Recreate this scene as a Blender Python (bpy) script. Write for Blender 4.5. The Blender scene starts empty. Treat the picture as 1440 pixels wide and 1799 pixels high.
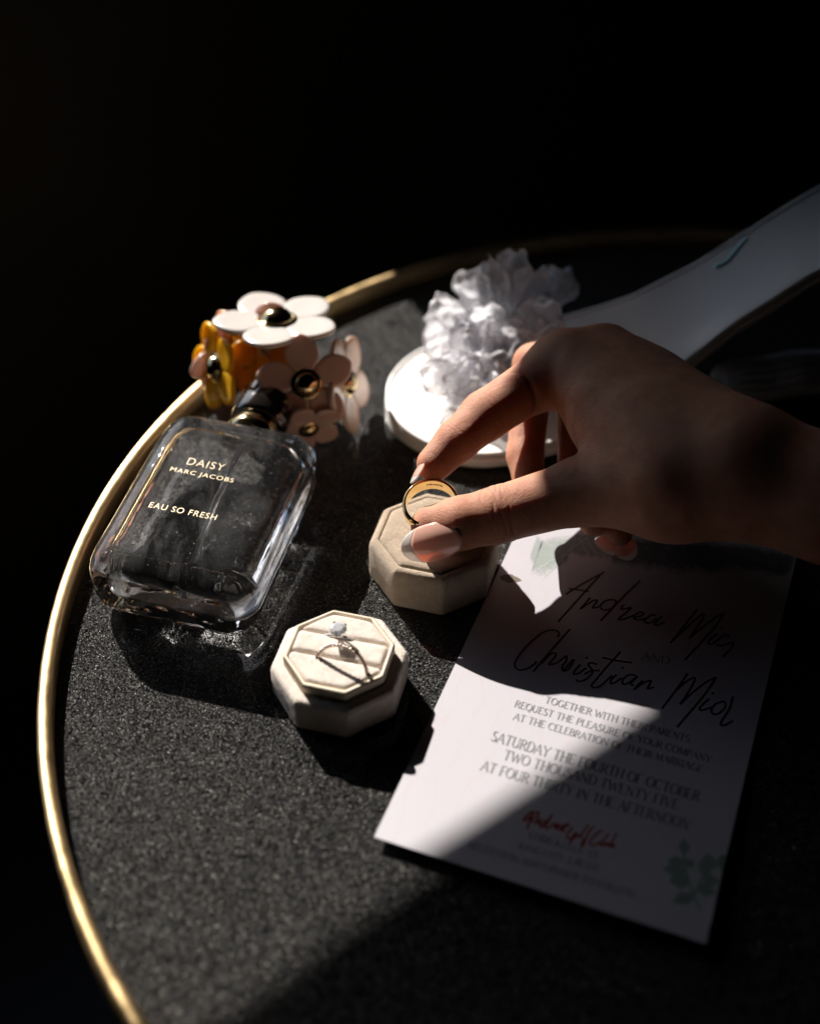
import bpy, math, random
import numpy as np
from mathutils import Vector, Matrix

random.seed(7); rng = np.random.default_rng(7)
sc = bpy.context.scene
MM = 0.1          # scene unit = 1 cm, all builders below work in millimetres
US = MM/0.001     # scene units per metre
# ------------------------------------------------------------------ camera
F_PX, PITCH, CAM_H = 2371.0, math.radians(43.0), 385.0
cam_d = bpy.data.cameras.new('camera'); cam = bpy.data.objects.new('camera', cam_d)
sc.collection.objects.link(cam); sc.camera = cam
cam.location = (0, 0, CAM_H*MM)
cam.rotation_euler = (math.radians(90)-PITCH, 0, 0)
cam_d.lens = 50.0; cam_d.sensor_fit = 'HORIZONTAL'; cam_d.sensor_width = 50.0*1440/F_PX
cam_d.clip_start = 0.01*US; cam_d.clip_end = 50*US
cam_d.dof.use_dof = True; cam_d.dof.focus_distance = 0.512*US; cam_d.dof.aperture_fstop = 4.2/US
# ------------------------------------------------------------------ sun and sky
SUN_EL = math.radians(32.0)
SH = np.array([0.5, -0.866]); SH /= np.linalg.norm(SH)        # horizontal direction the light travels
sun_d = bpy.data.lights.new('sun', 'SUN'); sun = bpy.data.objects.new('sun', sun_d)
sc.collection.objects.link(sun)
sun_d.energy = 5.0; sun_d.angle = math.radians(0.5); sun_d.color = (1.0, 0.945, 0.88)
tr = Vector((SH[0]*math.cos(SUN_EL), SH[1]*math.cos(SUN_EL), -math.sin(SUN_EL)))
sun.rotation_euler = tr.to_track_quat('-Z', 'Y').to_euler(); sun.location = (-50, 150, 120)
sun_d.cycles.is_caustics_light = True
world = bpy.data.worlds.new('World'); sc.world = world; world.use_nodes = True
wn = world.node_tree; sky = wn.nodes.new('ShaderNodeTexSky'); sky.sky_type = 'NISHITA'
sky.sun_disc = False; sky.dust_density = 0.8; sky.ozone_density = 1.8; sky.sun_elevation = SUN_EL
sky.sun_rotation = math.atan2(-SH[0], -SH[1])
wn.links.new(sky.outputs[0], wn.nodes['Background'].inputs[0])
wn.nodes['Background'].inputs[1].default_value = 0.072
sc.view_settings.view_transform = 'Standard'; sc.view_settings.look = 'None'
sc.view_settings.exposure = 1.1; sc.view_settings.gamma = 1.0
sc.render.engine = 'CYCLES'
cy = sc.cycles
cy.use_denoising = True; cy.max_bounces = 14; cy.transmission_bounces = 14; cy.glossy_bounces = 6
cy.diffuse_bounces = 4; cy.transparent_max_bounces = 24
cy.caustics_reflective = True; cy.caustics_refractive = True; cy.blur_glossy = 0.3
cy.sample_clamp_indirect = 6.0

# ------------------------------------------------------------------ helpers
def P(u, v, z=0.0):
    """reading of the photograph: point (mm) at height z that the photo shows at pixel u, v"""
    x = (u-720)/F_PX; y = (899.5-v)/F_PX
    s, c = math.sin(PITCH), math.cos(PITCH)
    d = np.array([x, c+y*s, -s+y*c]); t = (z-CAM_H)/d[2]
    return np.array([d[0]*t, d[1]*t, float(z)])
def nrm(a):
    a = np.asarray(a, float); return a/np.linalg.norm(a)
def mesh(name, V, F, mat, parent=None, smooth=True, origin=None, kind=None, auto=None):
    """V in mm, world; parent's origin (mm) is subtracted"""
    V = np.asarray(V, float)
    o = np.zeros(3)
    if parent is not None: o = np.array(parent['_o'])
    elif origin is not None: o = np.asarray(origin, float)
    if name.split('_')[0] not in ('printed', 'script', 'lettering', 'organza', 'velvet', 'shadecaster') or name == 'organza_flower':
        W = V-V.mean(0)                               # keep every closed surface facing outwards
        T = np.array([(f[0], f[i], f[i+1]) for f in F for i in range(1, len(f)-1)])
        if (np.cross(W[T[:, 0]], W[T[:, 1]])*W[T[:, 2]]).sum() < 0: F = [list(f)[::-1] for f in F]
    me = bpy.data.meshes.new(name)
    me.from_pydata(((V-o)*MM).tolist(), [], [list(map(int, f)) for f in F]); me.update()
    if smooth: me.polygons.foreach_set('use_smooth', [True]*len(me.polygons))
    if auto is not None: me.set_sharp_from_angle(angle=math.radians(auto))
    if mat is not None: me.materials.append(mat)
    ob = bpy.data.objects.new(name, me); sc.collection.objects.link(ob)
    if parent is not None: ob.parent = parent
    else: ob.location = tuple(o*MM)
    ob['_o'] = [float(a) for a in o]
    if kind: ob['kind'] = kind
    return ob
def thing(name, label, cat, o, group=None):
    e = bpy.data.objects.new(name, None); sc.collection.objects.link(e)
    e.location = tuple(np.asarray(o, float)*MM); e.empty_display_size = 1
    e['_o'] = [float(a) for a in o]; e['label'] = label; e['category'] = cat
    if group: e['group'] = group
    return e
def tag(o, label, cat, group=None):
    o['label'] = label; o['category'] = cat
    if group: o['group'] = group
class MB:
    def __init__(s): s.V = []; s.F = []; s.n = 0
    def add(s, V, F):
        V = np.asarray(V, float); s.V.append(V); s.F += [[i+s.n for i in f] for f in F]; s.n += len(V)
    def build(s, name, mat, parent=None, **k): return mesh(name, np.concatenate(s.V), s.F, mat, parent, **k)
def loft(rings, closed=True, cap0=True, cap1=True):
    """rings: list of (n,3) arrays"""
    n = len(rings[0]); V = np.concatenate(rings); F = []
    m = n if closed else n-1
    for i in range(len(rings)-1):
        for j in range(m):
            a = i*n+j; b = i*n+(j+1) % n
            F.append([a, b, b+n, a+n])
    if cap0: F.append(list(range(n))[::-1])
    if cap1: F.append([(len(rings)-1)*n+j for j in range(n)])
    return V, F
def tube(pts, r, n=8, cap=True):
    pts = [np.asarray(p, float) for p in pts]; R = r if hasattr(r, '__len__') else [r]*len(pts)
    rings = []; up = np.array([0.1, 0.2, 1.0]); prev = None
    for i, p in enumerate(pts):
        t = nrm(pts[min(i+1, len(pts)-1)]-pts[max(i-1, 0)])
        a = (up if prev is None else prev); a = a-t*np.dot(a, t); a = nrm(a); b = np.cross(t, a); prev = a
        ang = np.linspace(0, 2*np.pi, n, endpoint=False)
        rings.append(p+R[i]*(np.cos(ang)[:, None]*a+np.sin(ang)[:, None]*b))
    return loft(rings, True, cap, cap)
def lathe(profile, c, axis, n=48, close=False, cap=True):
    """profile list of (r, h)"""
    axis = nrm(axis); a = nrm(np.cross(axis, [0.31, 0.2, 0.9]) if abs(axis[2]) < .9 else np.cross(axis, [1, 0.1, 0])); b = np.cross(axis, a)
    ang = np.linspace(0, 2*np.pi, n, endpoint=False); rings = []
    for r, h in profile:
        rings.append(np.asarray(c)+axis*h+r*(np.cos(ang)[:, None]*a+np.sin(ang)[:, None]*b))
    if close: rings.append(rings[0])
    return loft(rings, True, cap and not close, cap and not close)
def rbox(c, ax, hx, hy, hz, r=0.0, m=2):
    """bevelled box; ax 3 axis vectors"""
    h = np.array([hx, hy, hz]); V = []; F = []
    import itertools
    g = np.array([-1.0, 1.0])
    # superellipse rounded via subdivided cube
    k = 3+m
    t = np.linspace(-1, 1, k)
    idx = {}
    def vid(p):
        key = tuple(np.round(p, 5))
        if key not in idx:
            q = np.array(p)*h
            inner = np.clip(q, -(h-r), h-r); d = q-inner; L = np.linalg.norm(d)
            if L > 1e-9: q = inner+d/L*r
            idx[key] = len(V); V.append(q)
        return idx[key]
    for d in range(3):
        for s in (-1, 1):
            o = [i for i in range(3) if i != d]
            tt = []
            for e in o:
                rr = min(r/h[e], .9) if r > 0 else .5
                tt.append(np.array([-1, -1+rr*.5, -1+rr, 1-rr, 1-rr*.5, 1]))
            for i in range(5):
                for j in range(5):
                    q = []
                    for (a, b) in ((i, j), (i+1, j), (i+1, j+1), (i, j+1)):
                        p = [0, 0, 0]; p[d] = s; p[o[0]] = tt[0][a]; p[o[1]] = tt[1][b]; q.append(vid(p))
                    flip = (s < 0) ^ (d == 1)
                    F.append(q[::-1] if flip else q)
    V = np.array(V); A = np.array([nrm(a) for a in ax])
    return V@A+np.asarray(c, float), F

# ------------------------------------------------------------------ materials
def mat(name, base=(.5, .5, .5), rough=.5, metal=0, **k):
    m = bpy.data.materials.new(name); m.use_nodes = True
    b = m.node_tree.nodes['Principled BSDF']
    b.inputs['Base Color'].default_value = (*base, 1); b.inputs['Roughness'].default_value = rough
    b.inputs['Metallic'].default_value = metal
    for q, v in k.items():
        b.inputs[q.replace('_', ' ')].default_value = v
    return m
def N(m, t, **k):
    n = m.node_tree.nodes.new(t)
    for q, v in k.items():
        if hasattr(n, q) and not q.startswith('in_'): setattr(n, q, v)
    return n
def lk(m, a, b): m.node_tree.links.new(a, b)
def coords(m): return N(m, 'ShaderNodeTexCoord').outputs['Object']
def noise(m, scale, detail=3, rough=.5, vec=None, dist=0):
    n = N(m, 'ShaderNodeTexNoise'); n.inputs['Scale'].default_value = scale/(US if vec is None else 1); n.inputs['Detail'].default_value = detail
    n.inputs['Roughness'].default_value = rough; n.inputs['Distortion'].default_value = dist
    lk(m, vec or coords(m), n.inputs['Vector']); return n.outputs[0]
def ramp(m, fac, stops):
    r = N(m, 'ShaderNodeValToRGB'); e = r.color_ramp.elements
    while len(e) < len(stops): e.new(0.5)
    for i, (p, c) in enumerate(stops):
        e[i].position = p; e[i].color = (*c, 1) if len(c) == 3 else c
    lk(m, fac, r.inputs[0]); return r.outputs[0]
def g3(v): return (v, v, v)
def bump(m, h, strength=.5, dist=.001, normal=None):
    b = N(m, 'ShaderNodeBump'); b.inputs['Strength'].default_value = strength; b.inputs['Distance'].default_value = dist*US
    lk(m, h, b.inputs['Height'])
    if normal: lk(m, normal, b.inputs['Normal'])
    return b.outputs[0]
def PB(m): return m.node_tree.nodes['Principled BSDF']
def mul(m, a, b, op='MULTIPLY'):
    n = N(m, 'ShaderNodeMath'); n.operation = op
    for i, x in enumerate((a, b)):
        if isinstance(x, (int, float)): n.inputs[i].default_value = x
        else: lk(m, x, n.inputs[i])
    return n.outputs[0]
def mixc(m, fac, a, b):
    n = N(m, 'ShaderNodeMix'); n.data_type = 'RGBA'
    if isinstance(fac, (int, float)): n.inputs[0].default_value = fac
    else: lk(m, fac, n.inputs[0])
    for i, x in ((6, a), (7, b)):
        if isinstance(x, tuple): n.inputs[i].default_value = (*x, 1)
        else: lk(m, x, n.inputs[i])
    return n.outputs[2]

M = {}
# black speckled tray surface
m = M['slab'] = mat('black_speckled_stone', (.012, .012, .012), .36, Coat_Weight=.45, Coat_Roughness=.06)
PB(m).inputs['Specular IOR Level'].default_value = .16
nf = noise(m, 2600, 3, .75); nb = noise(m, 45, 4, .6); ng = noise(m, 900, 2, .6)
vo = N(m, 'ShaderNodeTexVoronoi'); vo.inputs['Scale'].default_value = 2000/US; lk(m, coords(m), vo.inputs['Vector'])
sp = ramp(m, vo.outputs['Distance'], [(0.22, g3(1)), (0.50, g3(0))])
vc = N(m, 'ShaderNodeSeparateColor'); lk(m, vo.outputs['Color'], vc.inputs[0])
sel = ramp(m, vc.outputs[0], [(0.5, g3(0)), (.82, g3(.10)), (.93, g3(.5)), (1.0, g3(1))])
speck = mul(m, mul(m, sp, sel), ramp(m, nb, [(.3, g3(.55)), (.7, g3(1))]))
base = ramp(m, nf, [(.40, g3(.004)), (.62, (.009, .0084, .0078))])
lk(m, mixc(m, speck, base, (.62, .57, .50)), PB(m).inputs['Base Color'])
vn = N(m, 'ShaderNodeTexVoronoi'); vn.inputs['Scale'].default_value = 2900/US; lk(m, coords(m), vn.inputs['Vector'])
fs = N(m, 'ShaderNodeVectorMath'); fs.operation = 'SUBTRACT'; lk(m, vn.outputs['Color'], fs.inputs[0]); fs.inputs[1].default_value = (.5, .5, .5)
fm = N(m, 'ShaderNodeVectorMath'); fm.operation = 'MULTIPLY'; lk(m, fs.outputs[0], fm.inputs[0]); fm.inputs[1].default_value = (2.3, 2.3, 0)
fa = N(m, 'ShaderNodeVectorMath'); fa.operation = 'ADD'; lk(m, fm.outputs[0], fa.inputs[0])
gN = N(m, 'ShaderNodeNewGeometry'); lk(m, gN.outputs['Normal'], fa.inputs[1])
fn = N(m, 'ShaderNodeVectorMath'); fn.operation = 'NORMALIZE'; lk(m, fa.outputs[0], fn.inputs[0])
lk(m, bump(m, nf, .5, .0003, fn.outputs[0]), PB(m).inputs['Normal'])
lk(m, bump(m, ng, .03, .0002), PB(m).inputs['Coat Normal'])
# brass
m = M['brass'] = mat('brushed_brass', (.80, .57, .29), .3, 1.0)
lk(m, ramp(m, noise(m, 90, 5, .6), [(.3, g3(.26)), (.7, g3(.42))]), PB(m).inputs['Roughness'])
lk(m, bump(m, noise(m, 700, 2), .12, .0003), PB(m).inputs['Normal'])
m = M['gold'] = mat('polished_gold', (.95, .68, .30), .07, 1.0)
m = M['cap_gold'] = mat('dark_gold_plating', (.62, .49, .27), .12, 1.0)
M['cap_black'] = mat('black_gloss_plastic', (.015, .012, .01), .08, .0, Coat_Weight=1.0, Coat_Roughness=.03)
M['rose_silver'] = mat('rose_silver', (.62, .50, .44), .22, 1.0)
m = M['silver'] = mat('silver_metal', (.86, .84, .82), .12, 1.0)
# velvet
def velvet(name, col, s=1.0):
    m = mat(name, col, .95, 0, Sheen_Weight=.5, Sheen_Roughness=.45)
    PB(m).inputs['Sheen Tint'].default_value = (1, .95, .88, 1)
    PB(m).inputs['Specular IOR Level'].default_value = .15
    a = noise(m, 1700, 4, .7); b = noise(m, 260, 4, .6, dist=.6); c = noise(m, 70, 3, .5)
    lo = tuple(x*.88 for x in col); hi = tuple(min(1, x*1.12) for x in col)
    col1 = ramp(m, b, [(.32, lo), (.62, hi)])
    lk(m, mixc(m, mul(m, ramp(m, a, [(.35, g3(1)), (.6, g3(0))]), .25), col1, tuple(x*.55 for x in col)), PB(m).inputs['Base Color'])
    lk(m, bump(m, a, 1.0, .0009, bump(m, b, .18, .0008)), PB(m).inputs['Normal'])
    return m
M['velvet_beige'] = velvet('beige_velvet', (.54, .43, .32))
M['velvet_blush'] = velvet('blush_velvet', (.92, .79, .69))
m = M['rib'] = mat('grosgrain_ribbon', (.78, .68, .54), .8)
lk(m, bump(m, noise(m, 3000, 2), .3, .0003), PB(m).inputs['Normal'])
# glass
def glass(name, col=(1, 1, 1), ior=1.5, rough=0.0):
    m = mat(name, col, rough, 0, IOR=ior, Transmission_Weight=1.0); return m
M['glass'] = glass('clear_glass', (1, .995, .99))
lk(M['glass'], bump(M['glass'], noise(M['glass'], 30, 2, .5), .02, .002), PB(M['glass']).inputs['Normal'])
M['cavity'] = glass('glass_inner_face', (1, 1, 1), 1.0/1.22)
lk(M['cavity'], bump(M['cavity'], noise(M['cavity'], 90, 3, .6, dist=.5), .05, .002), PB(M['cavity']).inputs['Normal'])
m = M['glass']; df = N(m, 'ShaderNodeBsdfDiffuse'); df.inputs[0].default_value = (.95, .95, .95, 1)
stc = N(m, 'ShaderNodeMapping'); lk(m, coords(m), stc.inputs[0]); stc.inputs['Scale'].default_value = (.55, .22, .5); stc.inputs['Rotation'].default_value = (0, 0, .5)
sm_ = mul(m, ramp(m, noise(m, .9, 7, .66, vec=stc.outputs[0], dist=.7), [(.46, g3(0)), (.74, g3(1))]), .055)  # faint white smudge film, also painting the clouds of light inside
sm_ = mul(m, sm_, .006, 'ADD')
sm2 = ramp(m, noise(m, 1100, 2, .5), [(.70, g3(0)), (.76, g3(.30))])
x_ = N(m, 'ShaderNodeMixShader'); lk(m, mul(m, sm_, sm2, 'MAXIMUM'), x_.inputs[0]); lk(m, PB(m).outputs[0], x_.inputs[1]); lk(m, df.outputs[0], x_.inputs[2])
out_ = [n for n in m.node_tree.nodes if n.type == 'OUTPUT_MATERIAL'][0]; lk(m, x_.outputs[0], out_.inputs[0])
M['plastic_tube'] = mat('milky_plastic_tube', (.8, .82, .84), .2, 0, Transmission_Weight=.7)
M['gold_print'] = mat('gold_print', (.46, .37, .24), .45, .4)
# petals
def lacquer(name, col, sss=0, scol=None, rough=.22):
    m = mat(name, col, rough, 0, Coat_Weight=.6, Coat_Roughness=.06)
    if sss:
        PB(m).inputs['Subsurface Weight'].default_value = sss
        PB(m).inputs['Subsurface Radius'].default_value = (1, .5, .2)
        PB(m).inputs['Subsurface Scale'].default_value = .004*US
    return m
M['petal_white'] = lacquer('white_lacquer', (.56, .52, .49), .15)
M['petal_rose'] = lacquer('dusty_rose_lacquer', (.66, .47, .41), .2)
M['petal_pale'] = lacquer('pale_rose_lacquer', (.74, .60, .50), .15)
M['petal_peach'] = lacquer('peach_lacquer', (.85, .50, .28), .4)
m = M['petal_orange'] = lacquer('orange_translucent_resin', (.90, .46, .05), .0)
def translucent_mix(m, col, fac):
    t = N(m, 'ShaderNodeBsdfTranslucent'); t.inputs[0].default_value = (*col, 1)
    x = N(m, 'ShaderNodeMixShader'); x.inputs[0].default_value = fac
    lk(m, PB(m).outputs[0], x.inputs[1]); lk(m, t.outputs[0], x.inputs[2])
    out = [n for n in m.node_tree.nodes if n.type == 'OUTPUT_MATERIAL'][0]; lk(m, x.outputs[0], out.inputs[0])
translucent_mix(m, (.95, .48, .05), .38)
m = M['petal_yellow'] = lacquer('yellow_translucent_resin', (.95, .55, .02)); translucent_mix(m, (1, .6, .03), .4)
translucent_mix(M['petal_peach'], (.95, .5, .25), .35)
translucent_mix(M['petal_rose'], (.66, .50, .43), .28); translucent_mix(M['petal_pale'], (.8, .62, .5), .25)
# paper and ink
m = M['paper'] = mat('printed_card_stock', (.45, .43, .46), .42, 0, Coat_Weight=.35, Coat_Roughness=.28)
M['ink'] = mat('black_ink', (.03, .032, .035), .45)
M['ink_grey'] = mat('grey_ink', (.16, .16, .17), .5)
M['ink_red'] = mat('red_ink', (.36, .05, .04), .5)
M['ink_green'] = mat('watercolour_green_ink', (.19, .25, .21), .5)
M['ink_pale'] = mat('pale_green_ink', (.50, .58, .53), .5)
# skin
m = M['skin'] = mat('skin', (.44, .23, .15), .58, 0, Subsurface_Weight=.75, Specular_IOR_Level=.28)
PB(m).inputs['Subsurface Radius'].default_value = (1, .25, .09); PB(m).inputs['Subsurface Scale'].default_value = .009*US
na = noise(m, 120, 4, .6); nb_ = noise(m, 1300, 3, .6)
lk(m, ramp(m, na, [(.3, (.33, .140, .080)), (.7, (.46, .22, .135))]), PB(m).inputs['Base Color'])
vs = N(m, 'ShaderNodeTexVoronoi'); vs.inputs['Scale'].default_value = 1100/US; vs.feature = 'DISTANCE_TO_EDGE'
lk(m, coords(m), vs.inputs['Vector'])
nv_ = noise(m, 75, 3, .55, dist=1.2)
lk(m, bump(m, ramp(m, vs.outputs[0], [(0, g3(0)), (.12, g3(1))]), .4, .0002, bump(m, nb_, .5, .0005, bump(m, nv_, .35, .002))), PB(m).inputs['Normal'])
M['nail'] = mat('pink_nail_polish', (.84, .52, .42), .06, 0, Coat_Weight=1.0, Coat_Roughness=.03, Subsurface_Weight=.2)
PB(M['nail']).inputs['Subsurface Scale'].default_value = .002*US
M['nail_tip'] = mat('white_nail_polish', (.74, .70, .66), .06, 0, Coat_Weight=1.0, Coat_Roughness=.03)
translucent_mix(M['nail'], (.95, .5, .36), .35); translucent_mix(M['nail_tip'], (.9, .82, .76), .35)
# shoe
m = M['satin'] = mat('ivory_satin', (.86, .83, .80), .35, 0, Sheen_Weight=.2, Coat_Weight=.6, Coat_Roughness=.2)
lk(m, bump(m, noise(m, 1800, 2), .12, .0003), PB(m).inputs['Normal'])
M['insole'] = mat('ivory_leather', (.86, .82, .78), .36, 0, Coat_Weight=.8, Coat_Roughness=.16)
lk(M['insole'], bump(M['insole'], noise(M['insole'], 900, 3), .15, .0004), PB(M['insole']).inputs['Normal'])
M['teal_print'] = mat('teal_print', (.50, .86, .88), .4)
m = M['organza'] = mat('white_organza', (.80, .80, .82), .3, 0, Sheen_Weight=.5, Coat_Weight=.2)
at = N(m, 'ShaderNodeAttribute'); at.attribute_name = 'hem'
wv = noise(m, 900, 2, .5)
lk(m, bump(m, noise(m, 300, 4, .6, dist=1), .6, .0015), PB(m).inputs['Normal'])
lk(m, ramp(m, mul(m, at.outputs['Fac'], mul(m, wv, .25), 'ADD'), [(.1, g3(.22)), (.6, g3(1.0))]), PB(m).inputs['Alpha'])
translucent_mix(m, (.85, .85, .88), .35)
tr2 = N(m, 'ShaderNodeBsdfTransparent')
M['crystal'] = mat('crystal', (.82, .86, .93), .04, 0, IOR=1.9, Transmission_Weight=.1)
M['diamond'] = mat('diamond', (.95, .96, 1.0), .0, 0, IOR=2.3, Transmission_Weight=.6)
M['wall'] = mat('dark_plaster', (.06, .06, .058), .9)
lk(M['wall'], ramp(M['wall'], noise(M['wall'], 3, 5), [(.3, g3(.06)), (.7, g3(.10))]), PB(M['wall']).inputs['Base Color'])
M['floor'] = mat('dark_wood_floor', (.05, .045, .04), .5)
lk(M['floor'], ramp(M['floor'], noise(M['floor'], 5, 5), [(.3, (.03, .03, .027)), (.7, (.075, .068, .06))]), PB(M['floor']).inputs['Base Color'])

# ================================================================== the room: a window wall added to shape the sun and its shade
A1, B1 = P(780, 1510, 1)[:2], P(1075, 1300, 1)[:2]
d1 = nrm(B1-A1)                                  # the wall runs parallel to the shade edge its lintel casts
n1 = np.array([d1[1], -d1[0]])                   # into the room
D_WALL = 570.0
W0 = np.array([0, 350.0])-SH*D_WALL
k = 1/math.tan(SUN_EL)
SHn = SH@n1
top_z = ((A1-W0+n1*60)@n1)/SHn/k        # the lintel's outer edge cuts the light
def u_of(p):                                      # wall coordinate whose vertical edge throws its shade through p
    p = np.asarray(p[:2]); q = p-SH*(((p-W0)@n1)/SHn); return (q-W0)@d1
uR = u_of(P(722, 472, 9)); uL = uR-760
sill = 88.0
def wallpt(u, z, off=0): q = W0+d1*u-n1*off; return [q[0], q[1], z]
def box8(u0, u1, z0, z1, t0=0, t1=60):
    V = [wallpt(u, z, t) for t in (t0, t1) for z in (z0, z1) for u in (u0, u1)]
    return V, [[0, 1, 3, 2], [4, 6, 7, 5], [0, 4, 5, 1], [2, 3, 7, 6], [0, 2, 6, 4], [1, 5, 7, 3]]
FLOOR, CEIL = -560.0, 1750.0
# dark sheet added out of view to cut the sun off the knuckles
def shadecaster():
    rows_ = 14; colm = 40; V = []
    for j in range(rows_+1):
        for i in range(colm+1):
            uu = 48+(i/colm)*(uR+60-48); lowz = max(497-.66*(uu-50), 457)-(700-D_WALL)*math.tan(SUN_EL)
            zz_ = lowz-6+(top_z+40-lowz)*j/rows_; q = W0+d1*uu+n1*(6+3*math.sin(i*.9))
            V.append([q[0], q[1], zz_])
    F_ = [[j*(colm+1)+i, j*(colm+1)+i+1, (j+1)*(colm+1)+i+1, (j+1)*(colm+1)+i] for j in range(rows_) for i in range(colm)]
    return V, F_
Vc, Fc = shadecaster(); co_ = mesh('shadecaster', Vc, Fc, mat('shadecaster_cloth', (.03, .03, .035), .9), origin=wallpt(uR, top_z))
tag(co_, 'dark cloth sheet out of view, added to keep sun off the knuckles', 'shadecaster')
so_ = co_.modifiers.new('thickness', 'SOLIDIFY'); so_.thickness = .0012*US
mb = MB()
mb.add(*box8(-2200, uL, FLOOR, CEIL)); mb.add(*box8(uR, 2200, FLOOR, CEIL))
mb.add(*box8(uL, uR, FLOOR, sill)); mb.add(*box8(uL, uR, top_z, CEIL))
mb.build('shade_wall', M['wall'], smooth=False, kind='structure')  # added light blocker; its opening sets where the sun falls
def quadbox(name, pts, mt):
    V = [list(p) for p in pts]
    nn = nrm(np.cross(np.array(V[1])-V[0], np.array(V[3])-V[0]))*60
    V2 = [list(np.array(p)-nn) for p in V]
    return mesh(name, V+V2, [[0, 1, 2, 3], [7, 6, 5, 4], [0, 4, 5, 1], [1, 5, 6, 2], [2, 6, 7, 3], [3, 7, 4, 0]], mt, smooth=False, kind='structure')
def rp(u, s, z): q = W0+d1*u+n1*s; return (q[0], q[1], z)
quadbox('floor', [rp(-2200, 2400, FLOOR), rp(2200, 2400, FLOOR), rp(2200, 2, FLOOR), rp(-2200, 2, FLOOR)], M['floor'])
quadbox('ceiling', [rp(-2200, 2, CEIL-60), rp(2200, 2, CEIL-60), rp(2200, 2400, CEIL-60), rp(-2200, 2400, CEIL-60)], M['wall'])
quadbox('side_wall', [rp(-2200, 2, FLOOR), rp(-2200, 2, CEIL), rp(-2200, 2400, CEIL), rp(-2200, 2400, FLOOR)], M['wall'])
quadbox('side_wall', [rp(2200, 2400, FLOOR), rp(2200, 2400, CEIL), rp(2200, 2, CEIL), rp(2200, 2, FLOOR)], M['wall'])
quadbox('back_wall', [rp(2200, 2400, FLOOR), rp(-2200, 2400, FLOOR), rp(-2200, 2400, CEIL), rp(2200, 2400, CEIL)], M['wall'])

# ================================================================== side table with brass rim
RC = np.array([140.6, 350.2, 0.0]); RI = 272.0
t = thing('side_table', 'round side table with black speckled top and raised brass rim', 'table', (RC[0], RC[1], FLOOR))
V, F = lathe([(RI+.5, -9), (RI+.5, 0)], RC, (0, 0, 1), 160); mesh('table_top', V, F, M['slab'], t, auto=30)
prof = [(RI, -1), (RI, 6.2), (RI+.5, 7.2), (RI+1.4, 7.8), (RI+3.4, 8.0), (RI+4.6, 7.6), (RI+5.2, 6.6), (RI+5.4, -11), (RI+4.4, -12), (RI+.7, -12), (RI+.7, -1)]
V, F = lathe(prof, RC, (0, 0, 1), 256, close=True); mesh('rim', V, F, M['brass'], t)
for a in (30, 150, 270):
    q = RC+np.array([math.cos(math.radians(a)), math.sin(math.radians(a)), 0])*150
    V, F = tube([q+[0, 0, -10], q+np.array([math.cos(math.radians(a))*60, math.sin(math.radians(a))*60, FLOOR+2])], 9, 16)
    mesh('leg', V, F, M['brass'], t)

# dust and lint lying on the top
mbd = MB(); rl = random.Random(5)
for i in range(420):
    a = rl.uniform(0, 6.28); rr = 262*math.sqrt(rl.random()); q = RC[:2]+rr*np.array([math.cos(a), math.sin(a)])
    if rl.random() < .14:
        L = rl.uniform(.8, 3.2); b = rl.uniform(0, 6.28); c = rl.uniform(-1.2, 1.2); pts = []
        for j in range(6): s_ = j/5; pts.append([q[0]+L*s_*math.cos(b+c*s_), q[1]+L*s_*math.sin(b+c*s_), .08+.15*math.sin(s_*3)])
        V, F = tube(pts, .035, 4)
    else:
        h_ = rl.uniform(.06, .17); V, F = tube([[q[0], q[1], .01], [q[0]+h_*.4, q[1], h_*1.3]], h_, 5)
    mbd.add(V, F)
dm = mat('dust', (.5, .48, .45), .9); dob = mbd.build('dust_and_lint', dm, origin=RC, kind='stuff')
tag(dob, 'fine dust specks and lint scattered over the black table top', 'dust')
# ================================================================== octagonal ring boxes
def pile_mat(name, col):
    m = mat(name, col, .9, 0, Sheen_Weight=.4); translucent_mix(m, col, .55); return m
M['pile_beige'] = pile_mat('beige_pile', (.66, .55, .42)); M['pile_blush'] = pile_mat('blush_pile', (.97, .92, .88))
def octo(c, rot, r, z, rc=2.0, arc=4):
    """rounded octagon ring, r = inradius, rot = angle of a side normal"""
    pts = []
    Rv = (r-rc)/math.cos(math.pi/8)
    for kk in range(8):
        a = rot+math.pi/8+kk*math.pi/4
        cc = np.array([c[0]+Rv*math.cos(a), c[1]+Rv*math.sin(a)])
        for j in range(arc+1):
            b = a-math.pi/8+math.pi/4*j/arc
            pts.append([cc[0]+rc*math.cos(b), cc[1]+rc*math.sin(b), z])
        # mid side points
        a2 = rot+math.pi/8+(kk+1)*math.pi/4
        c2 = np.array([c[0]+Rv*math.cos(a2), c[1]+Rv*math.sin(a2)]); b = a+math.pi/8
        e0 = np.array(pts[-1][:2]); e1 = c2+rc*np.array([math.cos(b), math.sin(b)])
        for q in (1, 2, 3, 4): e = e0+(e1-e0)*q/5; pts.append([e[0], e[1], z])
    return np.array(pts)
def octo_solid(c, rot, prof, rc=2.0):
    rings = [octo(c, rot, r, z, min(rc, r*.6)) for r, z in prof]
    return loft(rings)
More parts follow.
